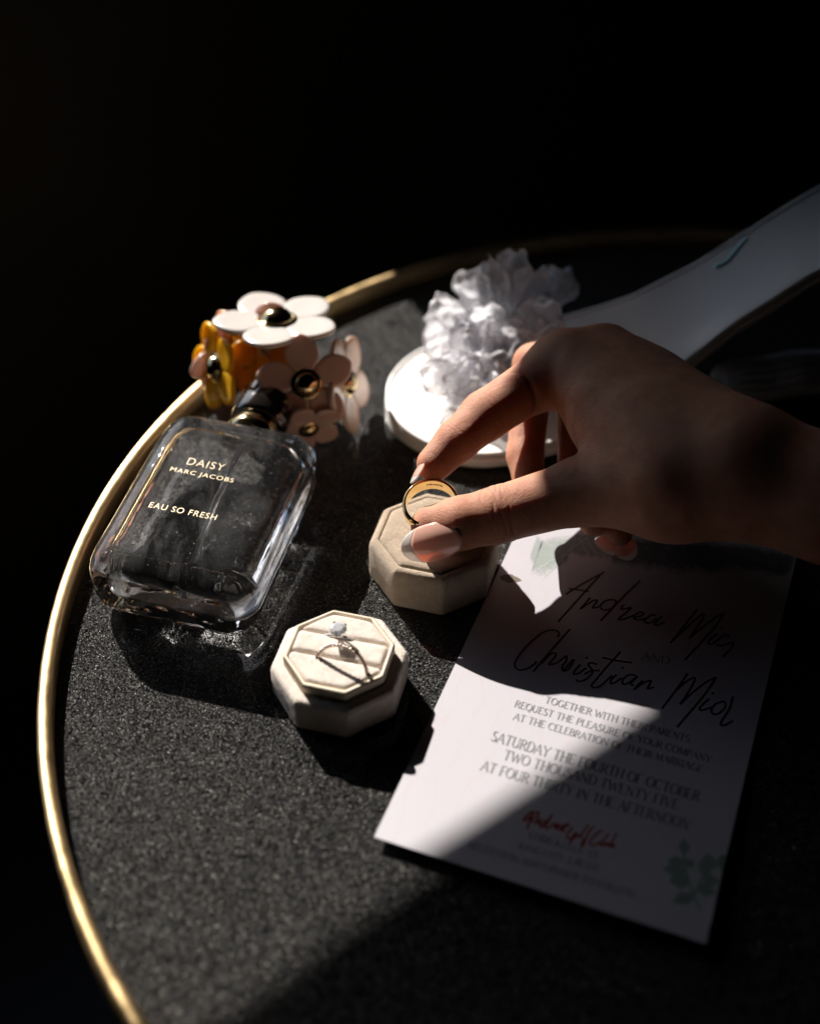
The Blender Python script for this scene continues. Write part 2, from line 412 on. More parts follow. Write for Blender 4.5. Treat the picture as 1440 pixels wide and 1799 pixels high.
def pile(ob, n, length, mat_, parent):
    me = ob.data; me.calc_loop_triangles()
    co = np.empty(len(me.vertices)*3); me.vertices.foreach_get('co', co); co = co.reshape(-1, 3)/MM+np.array(ob['_o'])
    tri = np.array([lt.vertices[:] for lt in me.loop_triangles])
    a, b, c = co[tri[:, 0]], co[tri[:, 1]], co[tri[:, 2]]
    nn = np.cross(b-a, c-a); ar = np.linalg.norm(nn, axis=1); nn /= np.maximum(ar, 1e-9)[:, None]
    idx = rng.choice(len(tri), n, p=ar/ar.sum()); r1, r2 = rng.random(n), rng.random(n)
    fl = r1+r2 > 1; r1[fl] = 1-r1[fl]; r2[fl] = 1-r2[fl]
    p = a[idx]+r1[:, None]*(b-a)[idx]+r2[:, None]*(c-a)[idx]
    nm = nn[idx]+rng.normal(0, .45, (n, 3)); nm /= np.linalg.norm(nm, axis=1)[:, None]
    sd = np.cross(nm, rng.normal(0, 1, (n, 3))); sd /= np.linalg.norm(sd, axis=1)[:, None]
    L = length*(.5+rng.random(n)*1.2)[:, None]; w = .030
    V = np.stack([p-sd*w, p+sd*w, p+nm*L], 1).reshape(-1, 3)
    F = np.arange(n*3).reshape(-1, 3)
    return mesh('velvet_pile', V, F.tolist(), mat_, parent, smooth=False, kind='stuff')

# closed box
c1 = (9.6, 378.6); r1 = math.radians(-105.8)
t = thing('ring_box', 'closed beige velvet octagonal ring box under the hand and gold ring', 'ring box', (c1[0], c1[1], 0))
V, F = octo_solid(c1, r1, [(21.6, 0.1), (22.8, .3), (23.6, 1.2), (23.9, 2.4), (23.9, 16.2), (23.5, 18.2), (22.6, 19.4), (21.4, 19.9), (20.5, 19.7), (20.2, 18.9)], 2.2)
ob = mesh('box_wall', V, F, M['velvet_beige'], t, auto=60); pile(ob, 20000, .5, M['pile_beige'], t)
V, F = octo_solid(c1, r1, [(20.0, 16.0), (20.05, 19.2), (19.7, 20.1), (18.8, 20.6), (17, 20.8), (8, 20.9)], 1.6)
ob = mesh('top_panel', V, F, M['velvet_beige'], t, auto=60); pile(ob, 16000, .5, M['pile_beige'], t)

# open box with two rings
c2 = (-25.3, 318.9); r2 = math.radians(-104.5); XD = np.array([math.cos(r2+math.pi/2), math.sin(r2+math.pi/2), 0]); YD = np.array([-math.cos(r2), -math.sin(r2), 0]); ZD = np.array([0, 0, 1.0])
C2 = np.array([c2[0], c2[1], 0])
t2 = thing('ring_box', 'open pale blush velvet octagonal ring box holding two rings in its slots', 'ring box', (c2[0], c2[1], 0))
V, F = octo_solid(c2, r2, [(21, 0.1), (22, .3), (22.8, 1.2), (23.1, 2.4), (23.1, 13.2), (22.8, 14.5), (22.0, 15.3), (21, 15.5), (18.6, 15.5), (18.5, 10)], 2.2)
ob = mesh('box_wall', V, F, M['velvet_blush'], t2, auto=60); pile(ob, 20000, .45, M['pile_blush'], t2)
# ribbed collar
ribs = []
base = octo(c2, r2, 18.7, 0, 1.2, 3)
def ribbed(r, z, amp):
    o = octo(c2, r2, r, z, 1.2, 3)
    # resample to fine perimeter
    per = np.vstack([o, o[:1]]); seg = np.linalg.norm(np.diff(per, axis=0), axis=1); cum = np.r_[0, np.cumsum(seg)]
    n = 1440; tt = np.linspace(0, cum[-1], n, endpoint=False)
    q = np.stack([np.interp(tt, cum, per[:, i]) for i in range(3)], 1)
    d = q-[c2[0], c2[1], z]; d[:, 2] = 0; d /= np.linalg.norm(d, axis=1)[:, None]
    return q+d*(amp*(.5+.5*np.cos(tt*2*np.pi/(cum[-1]/180))))[:, None]
V, F = loft([ribbed(18.4, 14.5, .25), ribbed(18.4, 19.0, .3), ribbed(18.25, 19.7, .35), ribbed(17.9, 20.1, .3), ribbed(17.3, 20.0, .1), ribbed(17.1, 19.2, 0), ribbed(17.1, 16.5, 0)])
mesh('ribbed_collar', V, F, M['rib'], t2)
# three cushions cut by two slots
def oct_clip(y0, y1, r):
    """polygon of octagon inradius r between y0..y1 (local frame), as x half width at y"""
    return [(y, min(r, r*math.sqrt(2)-abs(y))) for y in np.linspace(y0, y1, 14)]
def cushion(y0, y1, ztop, name):
    r = 16.9; rows = []
    ys = np.concatenate([[y0, y0+.25, y0+.8, y0+1.6], np.linspace(y0+2.4, y1-2.4, 7), [y1-1.6, y1-.8, y1-.25, y1]])
    drop = [1.6, .75, .2, .03]+[0]*7+[.03, .2, .75, 1.6]
    V = []; nx = 25
    for y, dz in zip(ys, drop):
        hx = min(r, r*math.sqrt(2)-abs(y))
        row = []
        for j in range(nx):
            s = -1+2*j/(nx-1); s2 = math.copysign(1-(1-abs(s))**1.4, s)
            x = s2*hx; e = hx-abs(x)
            dd = 1.5*math.exp(-e*2.2) if e < 3 else 0
            zz = ztop-dz-dd+.10*math.sin(x*.4+y*.5)
            row.append(C2+XD*x+YD*y+ZD*zz)
        V.append(np.array(row))
    rings = []
    for row in V:
        lo = row.copy(); lo[:, 2] = 12
        rings.append(np.concatenate([row, lo[::-1]]))
    Vv, Ff = loft(rings)
    o = mesh(name, Vv, Ff, M['velvet_blush'], t2, auto=70)
    return o
for y0, y1, zt in ((-16.7, -4.2, 20.5), (-3.6, 6.2, 20.6), (6.9, 16.7, 20.3)):
    o = cushion(y0, y1, zt, 'cushion'); pile(o, 7000, .3, M['pile_blush'], t2)

# engagement ring standing in the far slot
def ring_band(c, xd, up, R, prof_fn, n=120):
    """ring in the plane xd/up; prof_fn(theta)->list of (dr, dw) section points"""
    wd = np.cross(xd, up); rings = []
    for i in range(n):
        a = 2*math.pi*i/n; rd = xd*math.cos(a)+up*math.sin(a)
        rings.append(np.array([c+rd*(R+dr)+wd*dw for dr, dw in prof_fn(a)]))
    rings.append(rings[0]); return loft(rings, True, False, False)
SX = C2+YD*6.55
stone_c = P(604, 1080, 25.5)
xoff = (stone_c-C2)@XD
tr_ = thing('engagement_ring', 'diamond solitaire ring standing in the far slot of the open ring box', 'ring', SX+XD*xoff+ZD*12)
lean = nrm(ZD*1+YD*(-.12))
rcn = SX+XD*xoff+ZD*12.6
def sec(a):
    h = .75+.15*math.cos(a)
    return [(math.cos(b)*.6, math.sin(b)*h) for b in np.linspace(0, 2*math.pi, 10, endpoint=False)]
V, F = ring_band(rcn, XD, lean, 8.7, sec); mesh('band', V, F, M['silver'], tr_)
st = rcn+lean*13.2
wdn = np.cross(XD, lean)
# brilliant-cut stone
def brilliant(c, ax, R):
    ax = nrm(ax); a = nrm(np.cross(ax, [.3, 1, .1])); b = np.cross(ax, a); V = []; F = []
    def rg(r, h, n, ph):
        s = len(V)
        for i in range(n):
            q = 2*math.pi*(i+ph)/n; V.append(c+ax*h+r*(math.cos(q)*a+math.sin(q)*b))
        return s
    t0 = rg(R*.55, R*.32, 8, 0); t1 = rg(R*.8, R*.2, 8, .5); g = rg(R, 0, 16, 0); g2 = rg(R, -R*.04, 16, 0); pv = rg(R*.5, -R*.45, 8, 0); V.append(c-ax*R*.86); cu = len(V)-1
    F.append([t0+i for i in range(8)])
    for i in range(8):
        j = (i+1) % 8
        F += [[t0+i, t1+i, t0+j], [t1+i, g+(2*i+1) % 16, g+(2*i+2) % 16], [t1+i, g+(2*i) % 16, g+(2*i+1) % 16], [t0+j, t1+i, g+(2*i+2) % 16], [t0+j, g+(2*i+2) % 16, t1+j]]
        F += [[g2+(2*i) % 16, pv+i, g2+(2*i+1) % 16], [g2+(2*i+1) % 16, pv+i, pv+j], [g2+(2*i+1) % 16, pv+j, g2+(2*i+2) % 16], [pv+i, cu, pv+j]]
    for i in range(16): F.append([g+i, g2+i, g2+(i+1) % 16, g+(i+1) % 16])
    return np.array(V), F
V, F = brilliant(st, lean, 3.1); mesh('stone', V, F, M['diamond'], tr_, smooth=False)
for i in range(4):
    a = math.pi/4+i*math.pi/2; dd = XD*math.cos(a)+wdn*math.sin(a)
    V, F = tube([st-lean*4.2+dd*.6, st-lean*1.6+dd*2.4, st+dd*3.25, st+lean*.7+dd*2.75], [.35, .38, .42, .45], 8); mesh('prong', V, F, M['silver'], tr_)
mb = MB()
for s in (-1, 1):
    for i in range(9):
        a = math.pi/2+s*(.38+i*.105); q = rcn+(XD*math.cos(a)+lean*math.sin(a))*9.4
        V, F = brilliant(q, XD*math.cos(a)+lean*math.sin(a), .5); mb.add(V, F)
mb.build('pave_stones', M['diamond'], tr_, smooth=False, kind='stuff')
# twisted band in the near slot
pl, pr = P(557, 1155, 20.4), P(645, 1184, 20.4)
mid = (pl+pr)/2; xd = nrm(pr-pl); hc = np.linalg.norm(pr-pl)/2; Rb = (hc*hc+7.7**2)/(2*7.7)
up = nrm(ZD+np.cross(ZD, xd)*.42)
t = thing('ring', 'thin twisted band ring half sunk in the near slot of the open ring box', 'ring', mid)
cb = mid-up*(Rb-7.7)
for ph in (0, math.pi):
    pts = []
    for i in range(241):
        a = 2*math.pi*i/240; rd = xd*math.cos(a)+up*math.sin(a)
        pts.append(cb+rd*(Rb+.42*math.cos(22*a+ph))+np.cross(xd, up)*.5*math.sin(22*a+ph))
    V, F = tube(pts, .40, 7, False); mesh('strand', V, F, M['rose_silver'], t)

# ================================================================== gold wedding band between the fingers
RGc = P(757, 889, 34.0)
vw = nrm(np.array([0, 0, CAM_H])-RGc)
ax_r = nrm(vw+1.7*ZD+np.array([-.20, 0, 0]))
Ri, Ro, Wd = 9.5, 10.9, 6.4
h = Wd/2
prof = [(Ri+.1, -h), (Ri, -h+.5), (Ri-.02, 0), (Ri, h-.5), (Ri+.1, h), (Ri+.5, h+.1), (Ro-.5, h-.1), (Ro-.1, h-.6), (Ro, 0), (Ro-.1, -h+.6), (Ro-.5, -h+.1), (Ri+.5, -h-.1)]
V, F = lathe(prof, RGc, ax_r, 128, close=True)
wr = mesh('wedding_band', V, F, M['gold'], origin=RGc)
tag(wr, 'plain yellow gold ring held between thumb and index finger', 'ring')
# hallmark stamped inside
a_ = nrm(np.cross(ax_r, [1, 0, 0])); 
mb = MB(); e1 = nrm(np.cross(ax_r, nrm(np.cross(ax_r, [0, 1, .5]))))
topd = nrm(np.array([0.05, .7, .7])-ax_r*np.dot(ax_r, [0.05, .7, .7])); sidd = np.cross(ax_r, topd)
for i in range(9):
    th = (i-4)*.075-.05; rd = topd*math.cos(th)+sidd*math.sin(th)*1
    V, F = rbox(RGc+rd*(Ri-.06)+ax_r*.3, [np.cross(ax_r, rd), rd, ax_r], .22 if i % 3 else .32, .02, .55-.12*(i % 2), .015); mb.add(V, F)
mb.build('engraving', M['ink'], wr)

# ================================================================== invitation card
UA = math.radians(-20.6); CU = np.array([math.cos(UA), math.sin(UA), 0]); CV = np.array([-math.sin(UA), math.cos(UA), 0])
CO = P(657, 1475, 2.0); CW, CH = 110.0, 190.0
def card_z(u, v): return 0.5+2.4*max(0, 1-v/150)**2+.5*(u/CW)*max(0, 1-v/120)
def card(u, v, dz=0.0): p = CO[:2]+CU[:2]*u+CV[:2]*v; return np.array([p[0], p[1], card_z(u, v)+.45+dz])
def uv_px(px, py):
    z = 1.5
    for _ in range(4):
        q = P(px, py, z); d = q-[CO[0], CO[1], 0]; u = d@CU; v = d@CV; z = card_z(u, v)+.45
    return np.array([u, v])
nu, nv = 30, 60
top = [[card(CW*i/nu, CH*j/nv) for i in range(nu+1)] for j in range(nv+1)]
V = [p for r in top for p in r]; n0 = len(V); V += [p-[0, 0, .42] for p in V]
F = []
for j in range(nv):
    for i in range(nu):
        a = j*(nu+1)+i; F.append([a, a+1, a+nu+2, a+nu+1]); F.append([n0+a, n0+a+nu+1, n0+a+nu+2, n0+a+1])
bd = [i for i in range(nu+1)]+[j*(nu+1)+nu for j in range(1, nv+1)]+[nv*(nu+1)+i for i in range(nu-1, -1, -1)]+[j*(nu+1) for j in range(nv-1, 0, -1)]
for i in range(len(bd)):
    a, b = bd[i], bd[(i+1) % len(bd)]; F.append([b, a, n0+a, n0+b])
tc = thing('wedding_invitation', 'white printed invitation card with script names lying right of the ring boxes', 'card', card(CW/2, CH/2)*[1, 1, 0])
m = M['paper']
cardo = mesh('card_sheet', V, F, m, tc, auto=40)
me = cardo.data
at_ = me.attributes.new('cuv', 'FLOAT_VECTOR', 'POINT')
uvv = [(CW*i/nu, CH*j/nv, 0) for j in range(nv+1) for i in range(nu+1)]*2
at_.data.foreach_set('vector', np.array(uvv, float).ravel())
an = N(m, 'ShaderNodeAttribute'); an.attribute_name = 'cuv'
sx = N(m, 'ShaderNodeSeparateXYZ'); lk(m, an.outputs['Vector'], sx.inputs[0])
n1_ = noise(m, .055, 5, .62, an.outputs['Vector'], .6); n2_ = noise(m, .3, 4, .6, an.outputs['Vector'], 1.0)
# watercolour wash near the head of the card (printed), faint pink veins elsewhere
wash = mul(m, mul(m, sx.outputs[1], .022), mul(m, n1_, 1.9), 'ADD')
wash = mul(m, wash, mul(m, sx.outputs[0], .002), 'ADD')
wf = ramp(m, mul(m, wash, .2), [(.842, g3(0)), (.856, g3(1))])
washc = ramp(m, n2_, [(.35, (.66, .72, .68)), (.5, (.40, .47, .43)), (.62, (.62, .68, .62))])
wv_ = N(m, 'ShaderNodeTexWave'); wv_.inputs['Scale'].default_value = .035; wv_.inputs['Distortion'].default_value = 9; wv_.inputs['Detail'].default_value = 3
lk(m, an.outputs['Vector'], wv_.inputs['Vector'])
vein = ramp(m, wv_.outputs['Fac'], [(.95, (.45, .43, .46)), (1.0, (.455, .415, .435))])
lk(m, vein, PB(m).inputs['Base Color'])
# --- strokes printed on the card
def stroke(mb, pts, w, dz=.10, flat=None):
    """pts in card mm; w width or callable(direction)"""
    pts = [np.asarray(p, float) for p in pts]
    if len(pts) < 2: return
    out = [pts[0]]
    for a, b in zip(pts[:-1], pts[1:]):
        n = max(1, int(np.linalg.norm(b-a)/2.5))
        for i in range(1, n+1): out.append(a+(b-a)*i/n)
    pts = out; V = []
    for i, p in enumerate(pts):
        d = pts[min(i+1, len(pts)-1)]-pts[max(i-1, 0)]; L = np.linalg.norm(d); d = d/L if L > 0 else np.array([1, 0])
        nn = np.array([-d[1], d[0]]); ww = w(d) if callable(w) else w
        V += [card(*np.clip(p+nn*ww/2, [.2, .2], [CW-.2, CH-.2]), dz), card(*np.clip(p-nn*ww/2, [.2, .2], [CW-.2, CH-.2]), dz)]
    F = [[2*i, 2*i+1, 2*i+3, 2*i+2] for i in range(len(pts)-1)]
    mb.add(V, F)
def spl(pts, n=7):
    """Catmull-Rom"""
    p = [np.asarray(q, float) for q in pts]
    if len(p) < 3: return p
    p = [2*p[0]-p[1]]+p+[2*p[-1]-p[-2]]; out = []
    for i in range(1, len(p)-2):
        for j in range(n):
            s = j/n; a, b, c, d = p[i-1:i+3]
            out.append(.5*(2*b+(c-a)*s+(2*a-5*b+4*c-d)*s*s+(3*b-a-3*c+d)*s**3))
    out.append(p[-2]); return out
def zpx(x, y, o=(880, 980), k=3.4286): return uv_px(o[0]+x/k, o[1]+y/k)
words = [((970, 1000), 6.857, [
  [(65, 640), (230, 455), (400, 265), (570, 80)], [(570, 66), (380, 170), (160, 305)], [(195, 238), (310, 250), (440, 270)], [(575, 75), (620, 30)],
  [(455, 345), (390, 420), (335, 482), (420, 425), (500, 378), (540, 385), (500, 440), (490, 470), (540, 460), (575, 445)],
  [(575, 445), (620, 395), (700, 370), (765, 385), (750, 440), (690, 485), (610, 492), (575, 460)], [(1060, 138), (830, 360), (580, 625)],
  [(865, 430), (830, 465), (835, 485), (880, 478), (950, 462)], [(950, 466), (880, 535), (795, 605), (860, 605), (960, 570)],
  [(960, 570), (1050, 525), (1095, 535), (1070, 565), (985, 585), (1010, 610), (1090, 605), (1120, 590)],
  [(1250, 560), (1190, 555), (1110, 620), (1130, 650), (1200, 640), (1260, 590)], [(1320, 572), (1240, 650), (1240, 675), (1290, 668), (1355, 635)]]),
 ((1160, 1060), 7.493, [
  [(130, 525), (300, 310), (480, 85)], [(130, 525), (330, 330), (500, 180), (560, 145), (565, 180), (470, 330), (375, 465)], [(375, 465), (560, 310), (740, 180), (835, 130)], [(835, 130), (700, 330), (320, 750)],
  [(750, 400), (640, 490), (630, 535), (690, 530), (760, 480)], [(795, 330), (812, 335)], [(760, 480), (840, 425), (915, 440)], [(740, 540), (760, 560), (840, 550), (955, 515)], [(955, 515), (930, 590), (815, 710)]]),
 ((890, 1090), 5.143, [
  [(460, 155), (470, 115), (430, 90), (340, 105), (220, 195), (120, 305), (75, 385), (80, 430), (120, 450), (190, 435), (250, 395), (268, 372)],
  [(572, 80), (420, 250), (300, 390), (238, 468)], [(315, 390), (390, 310), (440, 300), (430, 340), (378, 400), (450, 385), (520, 335)],
  [(520, 335), (540, 325), (535, 370), (500, 420), (510, 462)], [(505, 462), (560, 400), (605, 350)], [(510, 462), (560, 440), (610, 355)],
  [(665, 400), (620, 450), (605, 485), (650, 480), (720, 430)], [(722, 340), (732, 340)], [(815, 400), (760, 385), (735, 405), (765, 440), (770, 480), (720, 530), (650, 555), (625, 535)], [(700, 490), (760, 460), (840, 455)],
  [(1028, 285), (900, 425), (800, 545), (765, 590), (790, 610), (850, 590), (950, 500)], [(860, 338), (990, 365), (1130, 385)],
  [(990, 495), (950, 530), (935, 570), (975, 565), (1040, 520)], [(1045, 430), (1055, 432)], [(1165, 500), (1100, 495), (1045, 545), (1055, 580), (1110, 560), (1180, 505)], [(1180, 505), (1120, 575), (1150, 590)],
  [(1230, 545), (1180, 590), (1145, 632)], [(1145, 632), (1230, 570), (1300, 545), (1290, 580), (1270, 620), (1330, 605)]]),
 ((1160, 1060), 7.493, [
  [(15, 1395), (190, 1160), (360, 925)], [(190, 1160), (330, 1040), (430, 985), (450, 1010), (380, 1150), (255, 1335)], [(255, 1335), (420, 1180), (600, 1040), (735, 975)], [(735, 975), (560, 1230), (215, 1635)],
  [(640, 1260), (530, 1360), (520, 1410), (590, 1400), (680, 1370)], [(690, 1188), (708, 1190)], [(820, 1300), (740, 1320), (675, 1390), (690, 1460), (770, 1450), (850, 1370), (845, 1305), (800, 1290)],
  [(955, 1230), (900, 1400), (800, 1560), (800, 1610), (860, 1600), (955, 1550)]])]
for og, kk, wd in words:
    mb = MB()
    for s in wd:
        pp = [zpx(*q, o=og, k=kk) for q in s]
        if len(pp) == 2 and np.linalg.norm(pp[1]-pp[0]) < 1.2: pp = [pp[0]-[.35, .35], pp[0]+[.35, .35]]
        stroke(mb, spl(pp), .85)
    mb.build('script_name', M['ink'], tc, smooth=False)
# serif capitals
def arc(cx, cy, rx, ry, a0, a1, n=12): return [(cx+rx*math.cos(math.radians(a0+(a1-a0)*i/n)), cy+ry*math.sin(math.radians(a0+(a1-a0)*i/n))) for i in range(n+1)]
GL = {
 'A': (.74, [('n', [(0, 0), (.34, 1)]), ('t', [(.34, 1), (.70, 0)]), ('n', [(.13, .35), (.57, .35)])], [(0, 0), (.70, 0)]),
 'B': (.62, [('t', [(.1, 0), (.1, 1)]), ('d', [(.1, 1), (.32, 1)]+arc(.32, .77, .2, .23, 90, -90)+[(.1, .54)]), ('d', [(.32, .54)]+arc(.34, .27, .24, .27, 90, -90)+[(.1, 0)])], []),
 'C': (.72, [('d', arc(.40, .5, .36, .5, 50, 310, 20)), ('n', [(.63, .88), (.65, .70)])], []),
 'D': (.76, [('t', [(.1, 0), (.1, 1)]), ('d', [(.1, 1), (.3, 1)]+arc(.3, .5, .40, .5, 90, -90, 16)+[(.1, 0)])], []),
 'E': (.60, [('t', [(.1, 0), (.1, 1)]), ('n', [(.02, 1), (.54, 1), (.54, .86)]), ('n', [(.1, .52), (.44, .52)]), ('n', [(.02, 0), (.56, 0), (.57, .16)])], []),
 'F': (.56, [('t', [(.1, 0), (.1, 1)]), ('n', [(.02, 1), (.52, 1), (.52, .86)]), ('n', [(.1, .50), (.42, .50)])], [(.1, 0)]),
 'G': (.76, [('d', arc(.40, .5, .36, .5, 50, 330, 20)), ('t', [(.66, .42), (.66, .1)])], [(.66, .42)]),
 'H': (.76, [('t', [(.1, 0), (.1, 1)]), ('t', [(.66, 0), (.66, 1)]), ('n', [(.1, .5), (.66, .5)])], [(.1, 0), (.1, 1), (.66, 0), (.66, 1)]),
 'I': (.30, [('t', [(.14, 0), (.14, 1)])], [(.14, 0), (.14, 1)]),
 'K': (.70, [('t', [(.1, 0), (.1, 1)]), ('n', [(.1, .42), (.58, 1)]), ('t', [(.26, .58), (.64, 0)])], [(.1, 0), (.1, 1), (.64, 0)]),
 'L': (.56, [('t', [(.1, 0), (.1, 1)]), ('n', [(.02, 0), (.52, 0), (.53, .18)])], [(.1, 1)]),
 'M': (.88, [('n', [(.1, 0), (.12, 1)]), ('t', [(.12, 1), (.44, .08)]), ('n', [(.44, .08), (.74, 1)]), ('t', [(.74, 1), (.78, 0)])], [(.1, 0), (.78, 0)]),
 'N': (.78, [('n', [(.1, 0), (.1, 1)]), ('t', [(.1, 1), (.66, 0)]), ('n', [(.66, 0), (.66, 1)])], [(.1, 0), (.66, 1)]),
 'O': (.80, [('d', arc(.40, .5, .36, .5, 0, 360, 26))], []),
 'P': (.60, [('t', [(.1, 0), (.1, 1)]), ('d', [(.1, 1), (.3, 1)]+arc(.3, .74, .22, .26, 90, -90)+[(.1, .48)])], [(.1, 0)]),
 'Q': (.80, [('d', arc(.40, .5, .36, .5, 0, 360, 26)), ('t', [(.42, .04), (.72, -.22)])], []),
 'R': (.66, [('t', [(.1, 0), (.1, 1)]), ('d', [(.1, 1), (.3, 1)]+arc(.3, .76, .22, .24, 90, -90)+[(.1, .52)]), ('t', [(.32, .5), (.62, 0)])], [(.1, 0), (.62, 0)]),
 'S': (.54, [('d', arc(.27, .76, .19, .24, 40, 270, 12)+arc(.25, .26, .22, .26, 90, -150, 14))], []),
 'T': (.66, [('t', [(.32, 0), (.32, 1)]), ('n', [(.03, .86), (.03, 1), (.61, 1), (.61, .86)])], [(.32, 0)]),
 'U': (.74, [('t', [(.1, 1), (.1, .3)]), ('d', arc(.36, .3, .26, .3, 180, 360, 12)), ('n', [(.62, .3), (.62, 1)])], [(.1, 1), (.62, 1)]),
 'V': (.72, [('t', [(.02, 1), (.36, 0)]), ('n', [(.36, 0), (.68, 1)])], [(.02, 1), (.68, 1)]),
 'W': (1.0, [('t', [(.02, 1), (.28, 0)]), ('n', [(.28, 0), (.5, .9)]), ('t', [(.5, .9), (.72, 0)]), ('n', [(.72, 0), (.96, 1)])], [(.02, 1), (.96, 1)]),
 'X': (.70, [('t', [(.04, 1), (.64, 0)]), ('n', [(.04, 0), (.62, 1)])], [(.04, 1), (.64, 0)]),
 'Y': (.70, [('t', [(.02, 1), (.34, .48)]), ('n', [(.34, .48), (.66, 1)]), ('t', [(.34, .48), (.34, 0)])], [(.02, 1), (.34, 0), (.66, 1)]),
 '1': (.36, [('t', [(.18, 0), (.18, 1)]), ('n', [(.18, 1), (.04, .84)])], [(.18, 0)]),
 '7': (.5, [('n', [(.04, .86), (.04, 1), (.46, 1)]), ('t', [(.46, 1), (.2, 0)])], []),
 '0': (.56, [('d', arc(.28, .5, .22, .5, 0, 360, 22))], []),
 ',': (.22, [('n', [(.1, .1), (.06, -.14)])], []), ' ': (.30, [], [])}
def text_line(txt, p0, p1, h=None, mt='ink_grey', name='printed_line', track=.06, bold=1.0):
    a, b = uv_px(*p0), uv_px(*p1)
    xd_ = (b-a)/np.linalg.norm(b-a); yd_ = np.array([-xd_[1], xd_[0]]); L = np.linalg.norm(b-a)
    adv = sum(GL[c][0]+track for c in txt); hh = h or L/adv; kx = L/adv
    mb = MB(); x = 0
    def T(p): return a+xd_*((x+p[0])*kx)+yd_*(p[1]*hh)
    for ch in txt:
        w, ss, serif = GL[ch]
        for fl, pts in ss:
            tk, tn = .13*hh*bold, .05*hh*bold
            if fl == 't': wf_ = tk
            elif fl == 'n': wf_ = tn
            else: wf_ = (lambda d, tk=tk, tn=tn: tn+(tk-tn)*abs(d@yd_)**1.5)
            stroke(mb, [T(p) for p in pts], wf_, dz=.09+.01*('tnd'.index(fl)))
        for sx_, sy_ in serif: stroke(mb, [T((sx_-.11, sy_)), T((sx_+.11, sy_))], .045*hh*bold, dz=.115)
        x += w+track
    mb.build(name, M[mt], tc, smooth=False)
def z2(x, y): return (830+x/3.13, 1200+y/3.13)
text_line('AND', (1126, 1158), (1177, 1168), 3.6, 'ink_grey')
text_line('TOGETHER WITH THEIR PARENTS,', z2(396, 108), z2(1205, 333), 3.1, bold=1.1)
text_line('REQUEST THE PLEASURE OF YOUR COMPANY', z2(228, 130), z2(1310, 442), 3.1, bold=1.1)
text_line('AT THE CELEBRATION OF THEIR MARRIAGE', z2(222, 200), z2(1262, 496), 3.1, bold=1.1)
text_line('SATURDAY THE FOURTH OF OCTOBER', z2(98, 316), z2(1245, 655), 4.4, bold=1.05)
text_line('TWO THOUSAND TWENTY FIVE', z2(165, 418), z2(1130, 702), 4.2, bold=1.05)
text_line('AT FOUR THIRTY IN THE AFTERNOON', z2(42, 478), z2(1188, 812), 4.2, bold=1.05)
def z3(x, y): return (800+x/4.114, 1400+y/4.114)
text_line('17700 KEELE ST', z3(522, 300), z3(1030, 455), 2.6)
text_line('KING CITY, L7B 1A1', z3(455, 378), z3(1030, 545), 2.6)
text_line('RECEPTION AND DINNER TO FOLLOW', z3(85, 368), z3(1300, 735), 2.6)
# red script line  "Redcrest Golf Club"
def cur(x, y): return uv_px(*z3(x, y))
red = [[(518, 238), (530, 190), (556, 112), (520, 130), (490, 175), (520, 160), (560, 125), (600, 112), (590, 145), (548, 160), (560, 185), (590, 190)],
 [(572, 185), (600, 180), (612, 165), (590, 170), (594, 195), (620, 192)], [(660, 185), (640, 175), (612, 205), (625, 222), (700, 130)], [(690, 145), (650, 215), (662, 232), (690, 215)],
 [(690, 215), (710, 195), (722, 200), (716, 230), (740, 220)], [(735, 215), (752, 205), (740, 200), (728, 232), (748, 238), (765, 215), (775, 225), (768, 246), (752, 240)],
 [(815, 190), (775, 240), (786, 262)], [(770, 205), (830, 212)], [(850, 225), (812, 262), (806, 300), (830, 306), (868, 262), (850, 300), (820, 350)],
 [(880, 265), (862, 282), (872, 298), (892, 280), (880, 265)], [(960, 200), (905, 285), (918, 300)], [(1000, 215), (960, 260), (920, 355), (905, 345), (940, 300)],
 [(1065, 255), (1042, 248), (985, 305), (970, 345), (1005, 352), (1050, 325)], [(1110, 265), (1048, 345), (1062, 356), (1090, 330), (1084, 352), (1110, 340), (1104, 360), (1125, 350)], [(1165, 262), (1115, 360), (1135, 345), (1150, 350), (1140, 368), (1118, 362)]]
mb = MB()
for s in red: stroke(mb, spl([cur(*q) for q in s], 5), .6)
mb.build('script_line', M['ink_red'], tc, smooth=False)
# printed leaf sprig, lower right corner, and loose leaf lines at the head
def leaf_poly(mb, base, tip, w, dz):
    base = np.asarray(base, float); tip = np.asarray(tip, float); d = tip-base; n_ = np.array([-d[1], d[0]])/np.linalg.norm(d)
    L = 8; V = []; F = []
    for i in range(L+1):
        s = i/L; ww = w*math.sin(math.pi*s**.8)*(1+.12*math.sin(i*2.1)); c_ = base+d*s
        V += [card(*np.clip(c_+n_*ww, [.2, .2], [CW-.2, CH-.2]), dz), card(*np.clip(c_-n_*ww, [.2, .2], [CW-.2, CH-.2]), dz)]
    for i in range(L): F.append([2*i, 2*i+1, 2*i+3, 2*i+2])
    mb.add(V, F)
def z1(x, y): return uv_px(1020+x/5.333, 1380+y/5.333)
mb = MB(); stroke(mb, spl([z1(1120, 1170), z1(1060, 1040), z1(985, 820), z1(965, 640), z1(972, 520)]), .9, .09); stroke(mb, spl([z1(1060, 1040), z1(1150, 850), z1(1300, 740), z1(1420, 700)]), .8, .095)
lf = [((985, 820), (760, 780), 2.6), ((975, 720), (800, 720), 2.2), ((968, 640), (965, 500), 1.8), ((1010, 900), (820, 900), 2.8), ((980, 760), (1060, 700), 1.8), ((1050, 1030), (860, 1100), 2.4), ((1150, 860), (1180, 640), 2.2), ((1220, 790), (1200, 640), 2.2), ((1290, 745), (1420, 650), 2.2), ((1300, 740), (1440, 820), 2.4), ((1130, 880), (1300, 900), 2.4), ((1090, 960), (1260, 1010), 2.4)]
